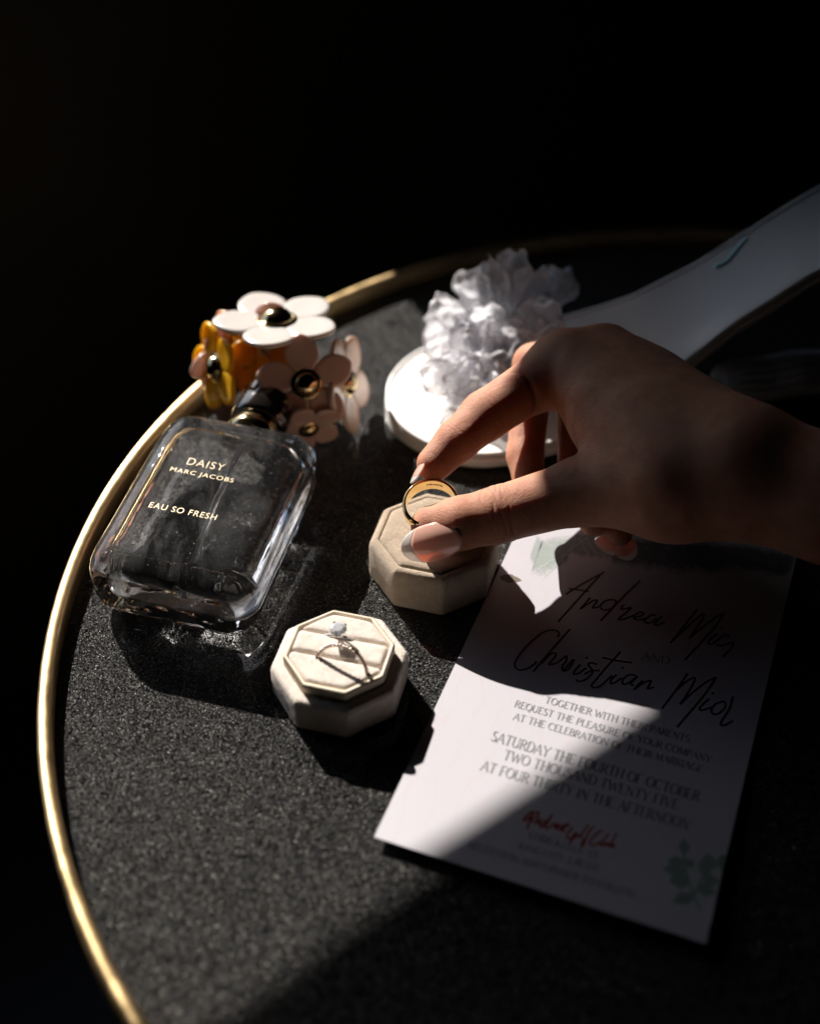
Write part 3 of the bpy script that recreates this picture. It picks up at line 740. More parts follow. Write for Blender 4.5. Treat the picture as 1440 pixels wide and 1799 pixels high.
for i, (a, b, w) in enumerate(lf): leaf_poly(mb, z1(*a), z1(*b), w, .10+.004*i)
mb.build('printed_sprig', M['ink_green'], tc, smooth=False)
mb = MB()
def z7(x, y): return uv_px(700+x/2.4, 920+y/2.4)
for s in ([(560, 215), (640, 160), (700, 130), (790, 60)], [(700, 130), (740, 150), (720, 200)], [(610, 230), (660, 180), (735, 90), (745, 50)], [(790, 60), (830, 120), (880, 130)], [(760, 60), (800, 140), (790, 170)]):
    stroke(mb, spl([z7(*q) for q in s]), .22)
mb2 = MB(); leaf_poly(mb2, z7(425, 225), z7(520, 240), 2.4, .06); mb2.build('printed_leaf', mat('brown_ink', (.13, .10, .07), .5), tc, smooth=False)
mb.build('printed_leaf_lines', M['ink_pale'], tc, smooth=False)
def wash(lower, dz, mt, name, seed):
    r = random.Random(seed); V = []; fd = []; fine = []
    for a, b in zip(lower[:-1], lower[1:]):
        for i in range(6):
            f_ = i/6; fine.append((a[0]+(b[0]-a[0])*f_+r.uniform(-1.5, 1.5), a[1]+(b[1]-a[1])*f_+r.uniform(-6, 6), a[2]+(b[2]-a[2])*f_))
    fine.append(lower[-1]); F = []; nn_ = 8
    for x, y, ty in spl(fine, 4):
        a = z7(x, y); b = z7(x+(y-ty)*.35, ty)
        a = np.clip(a, [.5, 1], [CW-.5, CH-1]); b = np.clip(b, [.5, 1], [CW-.5, CH-1])
        for i in range(nn_+1): V.append(card(*(a+(b-a)*i/nn_), dz)); fd.append(min(1, i/2.5)*min(1, (nn_-i)/2.0))
    for i in range(len(V)//(nn_+1)-1):
        for j in range(nn_): q = i*(nn_+1)+j; F.append([q, q+1, q+nn_+2, q+nn_+1])
    no = len(fd)//(nn_+1); fd = [f_*min(1, (q//(nn_+1))/5, (no-1-q//(nn_+1))/5) for q, f_ in enumerate(fd)]
    o = mesh(name, V, F, mt, tc, smooth=False); a_ = o.data.attributes.new('fade', 'FLOAT', 'POINT'); a_.data.foreach_set('value', fd)
mp = mat('pale_green_watercolour', (.5, .57, .53), .5)
lk(M['paper'], bump(M['paper'], noise(M['paper'], 1500, 4, .7), .22, .0003), PB(M['paper']).inputs['Normal'])
lk(mp, ramp(mp, noise(mp, 160, 5, .65, dist=1.2), [(.36, (.43, .46, .44)), (.5, (.29, .35, .32)), (.62, (.39, .43, .40))]), PB(mp).inputs['Base Color'])
md = mat('dark_green_watercolour', (.12, .16, .14), .5)
lk(md, ramp(md, noise(md, 220, 5, .7, dist=1.5), [(.35, (.15, .18, .17)), (.55, (.05, .07, .06)), (.7, (.17, .20, .19))]), PB(md).inputs['Base Color'])
for mm_ in (mp, md):
    at2 = N(mm_, 'ShaderNodeAttribute'); at2.attribute_name = 'fade'
    lk(mm_, ramp(mm_, mul(mm_, at2.outputs['Fac'], noise(mm_, 330, 5, .65, dist=1), 'MULTIPLY'), [(.10, g3(0)), (.45, g3(.62))]), PB(mm_).inputs['Alpha'])
wash([(545, 150, 40), (565, 200, 60), (552, 222, 60), (590, 240, 40), (650, 210, 40), (700, 182, 40), (716, 132, 40), (760, 150, 30), (820, 158, 30), (900, 168, 30)], .05, mp, 'printed_wash', 1)
wash([(880, 176, 60), (960, 196, 50), (1040, 210, 50), (1110, 208, 55), (1160, 230, 60), (1230, 218, 60), (1300, 232, 70), (1370, 218, 75), (1430, 210, 80), (1660, 245, 120)], .055, md, 'printed_wash', 2)

# ================================================================== perfume bottle lying on its back
PHI, EL = math.radians(15.5), math.radians(4.0)
ax_a = np.array([math.sin(PHI)*math.cos(EL), math.cos(PHI)*math.cos(EL), math.sin(EL)])
ax_w = np.array([math.cos(PHI), -math.sin(PHI), 0]); ax_n = np.cross(ax_w, ax_a)
HW, HD, BL = 33.5, 14.5, 91.0
BC = P(291, 1062, HD+.3)
BC = BC.copy(); BC[2] = HD*math.cos(EL)+.25
def bp(s, x, y): return BC+ax_a*s+ax_w*x+ax_n*y          # along, across, up out of the front face
def rrect(hw, hd, r, n=10, fl=6):
    pts = []
    for (cx, cy, a0) in ((hw-r, hd-r, 0), (-(hw-r), hd-r, 90), (-(hw-r), -(hd-r), 180), (hw-r, -(hd-r), 270)):
        for i in range(n+1):
            a = math.radians(a0+90*i/n); pts.append((cx+r*math.cos(a), cy+r*math.sin(a)))
    # add points along flats
    out = []
    for i, p in enumerate(pts):
        out.append(p); q = pts[(i+1) % len(pts)]
        if i % (n+1) == n:
            for j in range(1, fl): out.append((p[0]+(q[0]-p[0])*j/fl, p[1]+(q[1]-p[1])*j/fl))
    return out
def body(prof, hw, hd, r, fl=6):
    rings = []
    for s, ix, iy in prof:
        h1, h2 = max(hw-ix, .5), max(hd-iy, .5); rr = min(max(r-min(ix, iy)*.5, 1.0), h2-.05)
        base = rrect(hw, hd, min(r, hd-.05)); tgt = rrect(h1, h2, rr, fl=fl)
        rings.append(np.array([bp(s, x, y) for x, y in tgt]))
    return rings
tb = thing('perfume_bottle', 'clear glass perfume bottle with flower cap and gold lettering lying on its back', 'perfume bottle', BC*[1, 1, 0])
prof_o = [(.35, 12, 9.5), (.25, 8.5, 6.6), (.0, 7.0, 5.4), (.15, 5.6, 4.3), (.9, 4.2, 3.2), (2.4, 2.6, 2.1), (4.6, 1.3, 1.0), (7.5, .4, .35), (11, 0, 0), (20, 0, 0), (35, 0, 0), (50, 0, 0), (64, 0, 0), (76, .2, .1), (82, .9, .5), (86, 2.4, 1.4), (88.6, 4.8, 3.0), (90.2, 8.5, 4.8), (91.0, 14, 6.2), (91.3, 22, 7.0)]
V, F = loft(body(prof_o, HW, HD, 9.5)); gb = mesh('glass_body', V, F, M['glass'], tb, auto=50)
prof_i = [(12.0, 4.5, 3.4), (12.2, 2.0, 1.5), (13.2, .6, .5), (15.5, 0, 0), (30, 0, 0), (50, 0, 0), (70, 0, 0), (76, .5, .3), (80, 2, 1.0), (82.5, 4.6, 2.4), (83.6, 9, 4.5), (84, 16, 6)]
_pi = np.array(prof_i); _ss = np.concatenate([_pi[:4, 0], np.linspace(15.5, 76, 42), _pi[8:, 0]])
prof_i = [(q, np.interp(q, _pi[:, 0], _pi[:, 1]), np.interp(q, _pi[:, 0], _pi[:, 2])) for q in _ss]
V, F = loft(body(prof_i, HW-6.2, HD-3.6, 6.5, 24)); 
_d = V-BC; _s, _x, _y = _d@ax_a, _d@ax_w, _d@ax_n
V = V+ax_n*(.16*np.sin(_s*.31+1.3*np.sin(_x*.21))*np.cos(_x*.27+.8*np.sin(_s*.17))+.07*np.sin(_s*.83+_x*.5))[:, None]*np.clip(np.abs(_y)/6, 0, 1)[:, None]
gi = mesh('inner_chamber', V, F, M['cavity'], tb, auto=50)
for o in (gb, gi): o.cycles.is_caustics_caster = True
V, F = tube([bp(84, 0, 0), bp(50, 1, -1), bp(18, 3, -5)], 1.3, 12); mesh('dip_tube', V, F, M['plastic_tube'], tb)
# lettering
def text_obj(txt, size, s, x0, x1, parent, mt, name='lettering', bold=.0):
    cu = bpy.data.curves.new('t', 'FONT'); cu.body = txt; cu.size = size; cu.extrude = 0; cu.offset = bold; cu.space_character = 1.15
    to = bpy.data.objects.new('t', cu); sc.collection.objects.link(to)
    dg = bpy.context.evaluated_depsgraph_get(); me = bpy.data.meshes.new_from_object(to.evaluated_get(dg))
    bpy.data.objects.remove(to)
    V = np.array([v.co[:] for v in me.vertices]); F = [list(p.vertices) for p in me.polygons]
    bpy.data.meshes.remove(me)
    w = V[:, 0].max()-V[:, 0].min(); kx = (x1-x0)/w
    V[:, 0] = (V[:, 0]-V[:, 0].min())*kx+x0
    W = np.array([bp(s+v[1], v[0], HD+.06) for v in V])
    return mesh(name, W, F, mt, parent, smooth=False)
text_obj('DAISY', 5.6, 58.6, -13.2, 2.2, tb, M['gold_print'], bold=-.06)
text_obj('MARC JACOBS', 3.1, 53.6, -18.2, 8.4, tb, M['gold_print'], bold=.0)
text_obj('EAU SO FRESH', 4.1, 33.0, -18.6, 9.0, tb, M['gold_print'], bold=.0)
# collar and cap core
NS = 91.0
def cyl_part(name, prof, mt, n=64):
    V, F = lathe([(r, h) for r, h in prof], bp(0, 0, 0), ax_a, n); return mesh(name, V, F, mt, tb, auto=40)
cyl_part('collar', [(9.5, NS+.1), (10.8, NS+.3), (11.4, NS+1.2), (11.4, NS+4.5), (10.8, NS+5.4), (10.2, NS+5.6), (10.2, NS+8), (9.8, NS+8.6)], M['cap_gold'])
cyl_part('cap', [(10.6, NS+8.8), (11.8, NS+9.6), (12.3, NS+11), (12.4, NS+26), (11.8, NS+30), (9.5, NS+33.5), (5.5, NS+35.6), (.6, NS+36.2)], M['cap_black'])
# flowers of the cap
def petal_mesh(c, ex, ey, en, R, wid, th, r0=.16, dish=.06, n=28):
    """one puffy petal from radius r0*R to R along ex"""
    L = (1-r0)*R; rings = []
    out = []
    for i in range(n):
        a = 2*math.pi*i/n; s = .5-.5*math.cos(a)       # 0 at the root, 1 at the tip
        x = r0*R+L*s
        w = wid*R*(math.sin(math.pi*min(1, (s*.98+.02))**.72))**.62*(.40+.60*s**.8)
        out.append((x, math.copysign(w, math.sin(a)) if abs(math.sin(a)) > 1e-9 else 0))
    out = np.array(out); ctr = np.array([r0*R+L*.55, 0])
    zs = [(0.0, .5+.0), (.45, .5), (.8, .47), (.93, .38), (.985, .18), (1, 0), (.985, -.18), (.93, -.36), (.8, -.46), (.4, -.5), (0, -.5)]
    for k_, z_ in zs:
        q = ctr+(out-ctr)*max(k_, .02); rr = np.hypot(q[:, 0], q[:, 1])/R
        rim_ = .10*th*(1 if (z_ > 0 and k_ > .75) else 0)
        z = z_*th+dish*R*rr**2+rim_
        rings.append(c+q[:, :1]*ex+q[:, 1:]*ey+z[:, None]*en)
    return loft(rings)
def flower(pc, normal, R, rot, mt, dome=True, skip=(), dmat='cap_gold', wid=.54, th=2.3, domes=.24, dish=.06, squash=None):
    en = nrm(normal); ref = np.array([1.0, 0, 0]) if abs(en[0]) < .8 else np.array([0, 1.0, 0])
    ex0 = nrm(ref-en*np.dot(ref, en)); ey0 = np.cross(en, ex0)
    rd = R*domes
    pr = [(rd*1.3, -th*.45), (rd*1.34, th*.42), (rd*1.22, th*.75), (rd*1.04, th*.7)]+[(rd*math.cos(a), th*.6+rd*.72*math.sin(a)) for a in np.linspace(0, math.pi/2*.97, 10)]
    V, F = lathe(pr, pc, en, 40); fl = mesh('flower', V, F, M[dmat], tb)
    for i in range(5):
        if i in skip: continue
        a = math.radians(rot+72*i); ex = ex0*math.cos(a)+ey0*math.sin(a); ey = np.cross(en, ex)
        V, F = petal_mesh(pc, ex, ey, en, R, wid, th, dish=dish); mesh('petal', V, F, M[mt], fl)
    return fl
def toward_cam(p): return nrm(np.array([0, 0, CAM_H])-p)
f1 = P(487, 566, 46); flower(f1, (0.02, .17, 1), 28, 190, 'petal_white', th=2.6, wid=.55, domes=.25)
f3 = P(537, 674, 33); v = toward_cam(f3); flower(f3, v+np.array([.12, -.10, 0]), 21.5, 97, 'petal_rose', th=2.4, wid=.47)
f2 = P(382, 645, 27); flower(f2, nrm([-.80, -.50, .22]), 20.5, 100, 'petal_yellow', th=2.2, domes=.26)
f2b = P(432, 632, 26); flower(f2b, nrm([-.55, -.55, .35]), 15.5, 60, 'petal_orange', th=2.2, domes=.2)
f2c = P(462, 612, 33); flower(f2c, nrm([.05, -.8, .5]), 15.0, 264, 'petal_orange', th=2.2, domes=.2)
f4 = P(607, 672, 22); flower(f4, nrm([.93, -.22, .25]), 23.0, 20, 'petal_pale', th=2.4)
f6 = P(541, 752, 15); flower(f6, nrm([.25, -.75, -.15]), 15, 250, 'petal_rose', th=2.2)
f5 = P(384, 622, 22); flower(f5, nrm([-.75, .5, .2]), 18, 30, 'petal_rose', th=2.2)
f7 = P(478, 570, 36); flower(f7, nrm([-.1, .85, .45]), 18, 55, 'petal_rose', th=2.2)
f8 = P(412, 590, 34); flower(f8, nrm([-.45, -.55, .15]), 13, 200, 'petal_peach', th=2.2, dome=False)

# ================================================================== bridal shoe
ts = thing('bridal_shoe', 'ivory high heeled bridal slide with a ruffled organza flower on its toe', 'shoe', (60, 490, 0))
path = [(-9, 467.5, 5), (2, 471.3, 5), (14, 475.4, 5), (30, 481, 5), (50, 488, 5), (70, 495, 6.5), (90, 503, 11), (110, 509, 19), (130, 515, 30), (152, 521, 43), (175, 528, 56), (200, 536, 66), (225, 544, 72), (245, 550, 74), (256, 554, 74.5)]
path = [np.array(p, float) for p in path]
def resamp(p, n):
    p = np.array(spl(p, 8)); seg = np.r_[0, np.cumsum(np.linalg.norm(np.diff(p, axis=0), axis=1))]
    t_ = np.linspace(0, seg[-1], n); return np.stack([np.interp(t_, seg, p[:, i]) for i in range(3)], 1), t_
pp, tt = resamp(path, 400); LT = tt[-1]
_st = np.concatenate([LT*0+34*(1-np.cos(np.linspace(0, math.pi/2, 26))), np.linspace(36, LT-24, 80), LT-22*(1-np.sin(np.linspace(0, math.pi/2, 18)))])
pp = np.stack([np.interp(_st, tt, pp[:, i]) for i in range(3)], 1); tt = _st; LT = tt[-1]
def shoe_w(s):
    # half width along the sole
    kx = [0, 40, 75, 105, 135, 165, 200, 240, LT-14, LT]; ky = [37, 43, 42, 33, 25, 22, 22, 25, 24, 24]
    w = np.interp(s, kx, ky)
    if s < 34: w *= math.sqrt(max(0, 1-((34-s)/34)**2))
    if s > LT-22: w *= math.sqrt(max(0, 1-((s-(LT-22))/22)**2))
    return max(w, .05)
def sole(th_fn, shrink, zoff, name, mt, seg=44, r=2.0, bulge=0):
    rings = []
    for i in range(len(pp)):
        tg = nrm(pp[min(i+1, len(pp)-1)]-pp[max(i-1, 0)]); sd = nrm(np.cross(tg, ZD)); up_ = np.cross(sd, tg)
        roll = math.radians(np.interp(tt[i], [0, 80, 140, 200], [0, 2, 10, 6]))
        sd2 = sd*math.cos(roll)-up_*math.sin(roll); up2 = up_*math.cos(roll)+sd*math.sin(roll)
        w = max(shoe_w(tt[i])-shrink, .04); th_ = th_fn(tt[i])
        ring = []
        for j in range(seg):
            a = 2*math.pi*j/seg; ca, sa = math.cos(a), math.sin(a); e = .35
            x = math.copysign(abs(ca)**e, ca)*w; y = math.copysign(abs(sa)**.6, sa)*th_/2
            ring.append(pp[i]+sd2*x+up2*(y+zoff-.0012*bulge*np.interp(tt[i], [60, 110], [1, 5])*(w*w-x*x)))
        rings.append(np.array(ring))
    V, F = loft(rings); return mesh(name, V, F, mt, ts, auto=60)
sole(lambda s: np.interp(s, [0, 70, 110, LT], [8.4, 8.4, 5.5, 5.5]), 0, -.6, 'sole', M['satin'], bulge=1.2)
sole(lambda s: 1.6, 2.6, 3.9, 'insole', M['insole'], bulge=1.2)
sides = []
for sgn in (-1, 1):
    line = []
    for i in range(len(pp)):
        tg = nrm(pp[min(i+1, len(pp)-1)]-pp[max(i-1, 0)]); sd = nrm(np.cross(tg, ZD)); up_ = np.cross(sd, tg)
        roll = math.radians(np.interp(tt[i], [0, 80, 140, 200], [0, 2, 10, 6]))
        sd2 = sd*math.cos(roll)-up_*math.sin(roll); up2 = up_*math.cos(roll)+sd*math.sin(roll); w = shoe_w(tt[i])-1.9
        if w > 5 and i < len(pp)-3: line.append(pp[i]+sd2*sgn*w+tg*(1.9 if i < 12 else 0)*(1-i/12 if i < 12 else 0)+up2*3.9)
    sides.append(line)
V, F = tube(spl(sides[0][::-1][-12:]+sides[1][:12], 3), 1.15, 8); mesh('piping', V, F, M['satin'], ts)
for line in sides: V, F = tube(line[10:], 1.15, 8); mesh('piping', V, F, M['satin'], ts)
hb = pp[-12]; V, F = tube([hb+[0, 0, -2], hb+[2, 1, -20], hb+[4, 2, -45], [hb[0]+5, hb[1]+2, .3]], [15, 8, 5, 4.6], 20); mesh('heel', V, F, M['satin'], ts)
# printed stroke on the insole (teal lettering fragment)
q0, q1, q2 = P(1256, 470, 57), P(1276, 460, 59), P(1300, 432, 63)
tl = spl([q0, q1, P(1287, 448, 61), q2, P(1312, 418, 66)], 6); V, F = tube(tl, [1.2]*len(tl), 10); mesh('printed_mark', V, F, M['teal_print'], ts)
# organza flower
fc = P(868, 640, 22)
def organza(base, d, up_, L, W, curl, cup, seed, name='organza_petal'):
    r = random.Random(seed); d = nrm(d); sd = nrm(np.cross(up_, d)); un = np.cross(d, sd)
    ns, nt = 22, 26; V = []; hem = []
    ph, ph2, fr = r.uniform(0, 6), r.uniform(0, 6), r.uniform(2.0, 3.4)
    for i in range(ns+1):
        s = i/ns
        for j in range(nt+1):
            t_ = -1+2*j/nt
            w = W*(.22+.95*s**.7*(1-.38*s*s))*(1+.05*math.sin(s*9+ph))
            edge = 1-.22*abs(t_)**3*s
            x = L*s*edge*(1+.05*math.sin(t_*5+ph)); y = t_*w*(1-.10*s*s)
            rf = s**1.5*(1.7*math.sin(fr*t_*1.1+ph)+.8*math.sin(fr*2.3*t_+ph2)*abs(t_)+.45*math.sin(8*t_+ph)*abs(t_)+.5*math.sin(5*s+3*t_+ph2))*W/11
            zc = curl*L*(s**2)+cup*W*(t_**2)*s+rf
            V.append(base+d*x+sd*y+un*zc)
            e = max(0, 1-min((1-s)*L, (1-abs(t_))*w if s > .15 else 9)/1.5)
            hem.append(e)
    F = [[i*(nt+1)+j, i*(nt+1)+j+1, (i+1)*(nt+1)+j+1, (i+1)*(nt+1)+j] for i in range(ns) for j in range(nt)]
    V = np.array(V); q = V*.33+np.array([ph*3, ph2*2, seed % 17])
    V = V+1.25*np.stack([np.sin(q[:, 1]*1.3+1.7*np.sin(q[:, 2])), np.sin(q[:, 2]*1.2+1.5*np.sin(q[:, 0])), np.sin(q[:, 0]*1.25+1.6*np.sin(q[:, 1]))], 1)*np.repeat(np.linspace(0, 1, ns+1), nt+1)[:, None]
    V = V+.35*np.stack([np.sin(q[:, 1]*4.1), np.sin(q[:, 2]*3.7+1), np.sin(q[:, 0]*4.3+2)], 1)
    o = mesh(name, V, F, M['organza'], ofl)
    a_ = o.data.attributes.new('hem', 'FLOAT', 'POINT'); a_.data.foreach_set('value', np.clip(hem, 0, 1))
    so = o.modifiers.new('thickness', 'SOLIDIFY'); so.thickness = .00022*US; so.offset = 0
    return o
# knot that gathers the petals = the part 'organza_flower'
knot = P(868, 655, 14)
V, F = lathe([(9, -2), (10, 1), (8, 5), (4, 8), (.5, 9)], knot, (-.25, -.45, .85), 24); ofl = mesh('organza_flower', V, F, M['satin'], ts)
fax = nrm([-.22, -.42, .88])
fx = nrm(np.cross([0, 1, 0], fax)); fy = np.cross(fax, fx)
cnt = 0
fcen = P(866, 628, 20)
for layer, (n, L, W, el, curl) in enumerate([(8, 27, 12, 6, .10), (8, 26, 11, 28, .0), (8, 23, 10, 48, -.10), (6, 20, 9, 68, -.18), (3, 15, 8, 85, -.1)]):
    for i in range(n):
        a = 2*math.pi*(i+.5*layer)/n+random.uniform(-.3, .3); e = math.radians(el+random.uniform(-20, 20))
        d = (fx*math.cos(a)+fy*math.sin(a))*math.cos(e)+fax*math.sin(e)
        b = fcen+fax*(layer*1.4-3)+(fx*math.cos(a)+fy*math.sin(a))*random.uniform(1, 5)
        uu_ = fax if el < 60 else -(fx*math.cos(a)+fy*math.sin(a))
        uu_ = nrm(uu_+rng.normal(0, .6, 3))
        organza(b, d, uu_, L*random.uniform(.82, 1.15), W*random.uniform(.8, 1.2), curl+random.uniform(-.25, .2), random.uniform(-.3, .55), 100+cnt)
        cnt += 1
for u_, v_, z_, du, L, W_ in ((872, 505, 44, (-.2, .5, .7), 22, 9), (905, 500, 42, (.12, .45, .8), 25, 10), (925, 520, 42, (.4, .45, .5), 22, 10), (960, 520, 30, (.75, .5, .3), 24, 12), (808, 705, 12, (-.3, -.85, .12), 24, 12), (775, 600, 30, (-.8, -.2, .1), 14, 12), (785, 660, 22, (-.7, -.6, .1), 22, 12), (850, 680, 20, (.1, -.8, .2), 24, 12), (800, 560, 34, (-.7, .3, .4), 20, 11), (840, 520, 40, (-.3, .5, .7), 20, 11), (960, 600, 30, (.8, -.4, .0), 20, 12), (935, 565, 38, (.9, -.3, .1), 22, 12), (930, 560, 40, (.8, .1, .2), 18, 11)):
    organza(P(u_, v_, z_)-nrm(du)*L*.35, du, nrm([-.3, -.6, .5]), L, W_, .08, .25, 300+u_)
mb = MB()
for i in range(7):
    q = P(815+random.uniform(-9, 9), 575+random.uniform(-9, 9), 44); V, F = brilliant(q, toward_cam(q), 1.3); mb.add(V, F)
mb.build('crystal_cluster', M['crystal'], ofl, smooth=False, kind='stuff')
# crystal mesh band at the right
to = thing('crystal_band', 'blue-white rhinestone mesh band curled on the table behind the wrist', 'jewelled band', P(1330, 700, 0))
rows, cols = 9, 26; mb = MB(); back = []
for i in range(rows):
    for j in range(cols):
        s = j/(cols-1); a = math.radians(150-120*(i/(rows-1)))
        cx = P(1262+s*230, 702-s*30, 0); rr = 12+1.5*math.sin(s*3)
        ct = np.array([cx[0], cx[1], 2.0]); lx = 0
        q = ct+np.array([0.15*math.cos(a)*rr, -math.cos(a)*rr, math.sin(a)*rr*1.3+.6*math.sin(s*14)])
        nn = nrm([0, -math.cos(a), math.sin(a)]); V, F = brilliant(q, nn, 1.3); mb.add(V, F)
mb.build('rhinestones', M['crystal'], to, smooth=False, kind='stuff')
rings = []
for j in range(cols*2):
    s = j/(cols*2-1); cx = P(1256+s*240, 703-s*31, 0); rr = 11.1+1.5*math.sin(s*3)
    rings.append(np.array([[cx[0]+.15*math.cos(math.radians(a))*rr, cx[1]-math.cos(math.radians(a))*rr, 2+math.sin(math.radians(a))*rr*1.3+.6*math.sin(s*14)] for a in np.linspace(160, 20, 14)]+[[cx[0], cx[1]-6, .3], [cx[0], cx[1]+6, .3]]))
V, F = loft(rings); mesh('fabric_backing', V, F, mat('pale_blue_fabric', (.55, .6, .68), .6), to)

# ================================================================== the hand (signed distance field -> one skin)
import openvdb
K = []      # (a, b, ra, rb, blend)
T_tip, T_mid, T_ip, T_mcp, T_cmc = P(757, 924, 29), P(805, 920, 31.3), P(872, 905, 33), P(1010, 866, 41), P(1180, 850, 54)
I_tip, I_dip, I_pip, I_mcp = P(763, 815, 42), P(802, 775, 47), P(853, 730, 50), P(990, 641, 60)
M_mcp, M_pip, M_dip, M_tip = P(1062, 618, 62), P(938, 640, 44), P(922, 800, 28), P(935, 880, 24)
R_mcp, R_pip, R_dip, R_tip = P(1110, 660, 58), P(1010, 690, 34), P(1010, 850, 24), P(1042, 915, 22)
K_mcp, K_pip, K_dip, K_tip = P(1150, 700, 52), P(1075, 720, 34), P(1068, 860, 24), P(1088, 935, 20)
WR = P(1300, 822, 62); FA = P(1470, 880, 62); FB = P(1800, 960, 62)
fing = [
 [(T_tip, T_mid, 7.9, 10.0), (T_mid, T_ip, 10.1, 10.9), (T_ip, T_mcp, 10.8, 12.3), (T_mcp, T_cmc, 12.4, 16)],
 [(I_tip, I_dip, 7.0, 8.1), (I_dip, I_pip, 8.2, 9.8), (I_pip, I_mcp, 9.8, 11.4)],
 [(M_tip, M_dip, 6.4, 7.2), (M_dip, M_pip, 7.4, 8.6), (M_pip, M_mcp, 8.8, 10.8)],
 [(R_tip, R_dip, 6.0, 6.8), (R_dip, R_pip, 6.9, 8), (R_pip, R_mcp, 8, 10)],
 [(K_tip, K_dip, 5.4, 6.2), (K_dip, K_pip, 6.2, 7), (K_pip, K_mcp, 7, 9)]]
palm = [(I_mcp, WR, 10.8, 15), (M_mcp, WR, 10.3, 15), (R_mcp, WR, 11, 15), (K_mcp, WR, 12, 15), (T_cmc, WR, 14, 15), (T_mcp, FA, 8.5, 13.0), (P(922, 692, 50), P(955, 668, 47), 7.5, 9), (P(1130, 790, 47), P(1230, 830, 52), 15, 16), (T_cmc, K_mcp, 14, 12),
        (I_mcp, T_cmc, 10, 15), ((I_mcp+T_mcp)/2+np.array([14, 0, 2]), T_cmc, 8.5, 14), (P(1165, 760, 58), WR, 17, 17), (P(1095, 720, 56), P(1180, 800, 56), 15, 17), (WR, FA, 17.5, 19.5), (FA, FB, 19.5, 24)]
vox = .85
lo = np.array([-8, 330, 6.0]); hi = np.array([222, 470, 98.0])
nx, ny, nz = ((hi-lo)/vox).astype(int)
X = (lo[0]+vox*np.arange(nx, dtype=np.float32))[:, None, None]; Y = (lo[1]+vox*np.arange(ny, dtype=np.float32))[None, :, None]; Zg = (lo[2]+vox*np.arange(nz, dtype=np.float32))[None, None, :]
def cap_sdf(a, b, ra, rb):
    d = b-a; L2 = float(d@d)
    t_ = ((X-a[0])*d[0]+(Y-a[1])*d[1]+(Zg-a[2])*d[2])/L2; np.clip(t_, 0, 1, out=t_)
    q = np.sqrt((X-a[0]-t_*d[0])**2+(Y-a[1]-t_*d[1])**2+(Zg-a[2]-t_*d[2])**2)
    return (q-(ra+(rb-ra)*t_)).astype(np.float32)
def smin(a, b, k_):
    h_ = np.clip(.5+.5*(b-a)/k_, 0, 1); return b+(a-b)*h_-k_*h_*(1-h_)
D = None
for s in palm:
    q = cap_sdf(*s); D = q if D is None else smin(D, q, 14.0)
for fi, ch in enumerate(fing):
    E_ = None
    for s in ch:
        q = cap_sdf(*s); E_ = q if E_ is None else smin(E_, q, 2.5)
    D = smin(D, E_, 7.0 if fi == 0 else 4.0)
D = np.minimum(D, 3.0); D = np.maximum(D, -3.0)
grid = openvdb.FloatGrid(3.0); grid.copyFromArray(D); grid.transform = openvdb.createLinearTransform(vox)
pts_, tris_, quads_ = grid.convertToPolygons(0.0, 0.0)
pts_ = np.array(pts_, dtype=float)+lo
F = [list(map(int, q)) for q in quads_]+[list(map(int, q)) for q in tris_]
me = bpy.data.meshes.new('tmp'); me.from_pydata(pts_.tolist(), [], F); me.update()
tmp = bpy.data.objects.new('tmp', me); sc.collection.objects.link(tmp)
sm = tmp.modifiers.new('s', 'SMOOTH'); sm.factor = .5; sm.iterations = 2
ss_ = tmp.modifiers.new('u', 'SUBSURF'); ss_.levels = 1; ss_.render_levels = 1
dg = bpy.context.evaluated_depsgraph_get(); me2 = bpy.data.meshes.new_from_object(tmp.evaluated_get(dg)); bpy.data.objects.remove(tmp); bpy.data.meshes.remove(me)
nvv = len(me2.vertices); VV = np.empty(nvv*3); me2.vertices.foreach_get('co', VV); VV = VV.reshape(-1, 3)
NN = np.empty(nvv*3); me2.vertex_normals.foreach_get('vector', NN); NN = NN.reshape(-1, 3)
ctr_ = np.array([60.0, 395, 50])
if ((VV-VV.mean(0))*NN).sum() < 0: NN = -NN; me2.flip_normals()
disp = np.zeros(nvv)
def crease(c, axis, R, depth, width, wob=.0, fr=.6, ph=0.):
    """a groove ring across a finger"""
    axis = nrm(axis); d = VV-c; t_ = d@axis+wob*np.sin(d@nrm(np.cross(axis, [.3, .2, 1]))*fr+ph)
    fall = np.clip(1-np.linalg.norm(d, axis=1)/R, 0, 1)**.5
    disp[:] -= depth*np.exp(-(t_/width)**2)*fall
for i, o_ in enumerate((-4.6, -2.3, -.9, .9, 3.6)):
    crease(T_ip+nrm(T_mcp-T_tip)*(o_+1), T_mcp-T_tip, 15, .34+.12*math.sin(i*2.3), .40, .8+.3*math.sin(i*1.7), .42, i*1.9)
for o_ in (-1.2, 1.0): crease(I_dip+nrm(I_pip-I_tip)*o_, I_pip-I_tip, 10, .35, .45, .4, .5, o_)
for o_ in (-1.5, .8, 2.6): crease(I_pip+nrm(I_mcp-I_dip)*o_, I_mcp-I_dip, 12, .4, .5, .5, .45, o_)
fold = P(940, 720, 50)
for i, (u_, v_) in enumerate(((925, 690), (937, 694), (950, 702), (962, 712))):
    crease(P(u_, v_, 58), nrm(P(970, 660, 58)-P(920, 700, 58)), 12, .8, .9, .6, .3, i)
for i in range(9):
    crease(T_ip+nrm(T_mcp-T_ip)*(12+i*3.1), T_mcp-T_ip, 13, .05, .5, .9, .35, i*1.7)
VV = VV+NN*disp[:, None]
Ff = [list(p.vertices) for p in me2.polygons]; bpy.data.meshes.remove(me2)
hand = mesh('hand', VV, Ff, M['skin'], origin=P(1290, 820, 62))
tag(hand, 'shaded hand with french manicured nails reaching in to pinch the gold ring', 'hand')
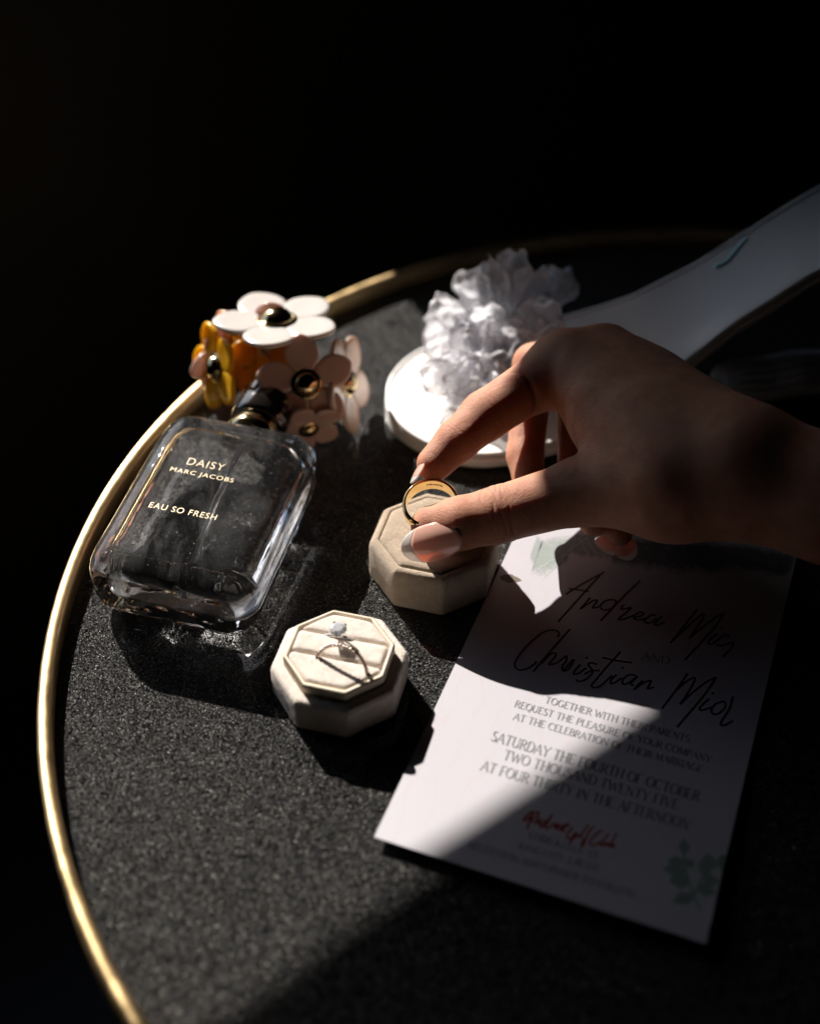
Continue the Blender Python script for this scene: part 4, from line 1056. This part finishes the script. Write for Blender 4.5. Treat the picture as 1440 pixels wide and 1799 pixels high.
def nail(base, d, normal, L, w, curve, tip_frac=.3, th_=.5):
    """almond nail; returns base part and tip part"""
    d = nrm(d); n_ = nrm(np.asarray(normal)-d*np.dot(normal, d)); s_ = np.cross(d, n_)
    ns, nt = 30, 16
    def pt(s, t_, off):
        ww = w*(1-.10*(1-min(1, s/.2))**2)*(1 if s < .45 else math.sqrt(max(0.0, 1-((s-.45)/.55)**2.2)))*(.80+.2*min(1, s/.3)) if s > 0 else w*.72
        x = s*L; 
        if s <= .12: x -= (1-s/.12)*0+0; 
        y = t_*ww; basec = -.10*L*(1-t_*t_)*max(0, 1-s/.25)
        return base+d*(x+basec)+s_*y+n_*(-(y*y)/(2*curve)-.0*s+off+.045*L*math.sin(math.pi*min(1, s))-.05*L*s*s)
    def patch(s0, s1, t0=None):
        V = []; F = []; mN = 14
        for off in (th_, 0):
            for i in range(mN+1):
                for j in range(nt+1):
                    t_ = -1+2*j/nt
                    sa = s0 if s0 == 0 else s0-.12*(1-t_*t_)*-1-.10
                    sb = s1 if s1 == 1 else s1-.12*(1-t_*t_)*-1-.10
                    s = sa+(sb-sa)*i/mN; edge_drop = .0
                    V.append(pt(s, t_, off))
        q = (mN+1)*(nt+1)
        for i in range(mN):
            for j in range(nt):
                a = i*(nt+1)+j; F.append([a, a+1, a+nt+2, a+nt+1]); F.append([q+a, q+a+nt+1, q+a+nt+2, q+a+1])
        bd = [j for j in range(nt+1)]+[i*(nt+1)+nt for i in range(1, mN+1)]+[mN*(nt+1)+j for j in range(nt-1, -1, -1)]+[i*(nt+1) for i in range(mN-1, 0, -1)]
        for i in range(len(bd)): a, b = bd[i], bd[(i+1) % len(bd)]; F.append([b, a, q+a, q+b])
        return np.array(V), F
    V, F = patch(0, 1-tip_frac); o = mesh('fingernail', V, F, M['nail'], hand)
    V, F = patch(1-tip_frac, 1); mesh('nail_tip', V, F, M['nail_tip'], o)
    return o
nb0 = P(801, 943, 34.6); nt0 = P(704, 968, 26.5)
nail(nb0, nt0-nb0, nrm(toward_cam(nb0)+np.array([-.1, -.35, .12])), np.linalg.norm(nt0-nb0), 7.2, 8.5, .22)
nb1 = P(741, 814, 44); nt1 = P(723, 845, 40)
nail(nb1, nt1-nb1, nrm([-.8, .2, .5]), 9.0, 4.0, 6, .3)
nb2 = P(1086, 948, 15); nt2 = P(1113, 984, 6); nail(nb2, nt2-nb2, nrm([.1, -.9, .2]), 11, 4.6, 6, .3)
nb3 = P(1056, 944, 16); nt3 = P(1092, 980, 6); nail(nb3, nt3-nb3, nrm([-.3, -.9, .2]), 11, 4.8, 6, .3)

for o in sc.objects:
    if '_o' in o: del o['_o']
for o in sc.objects:
    if o.name in ('table_top', 'card_sheet', 'inner_chamber'): o.cycles.is_caustics_receiver = True
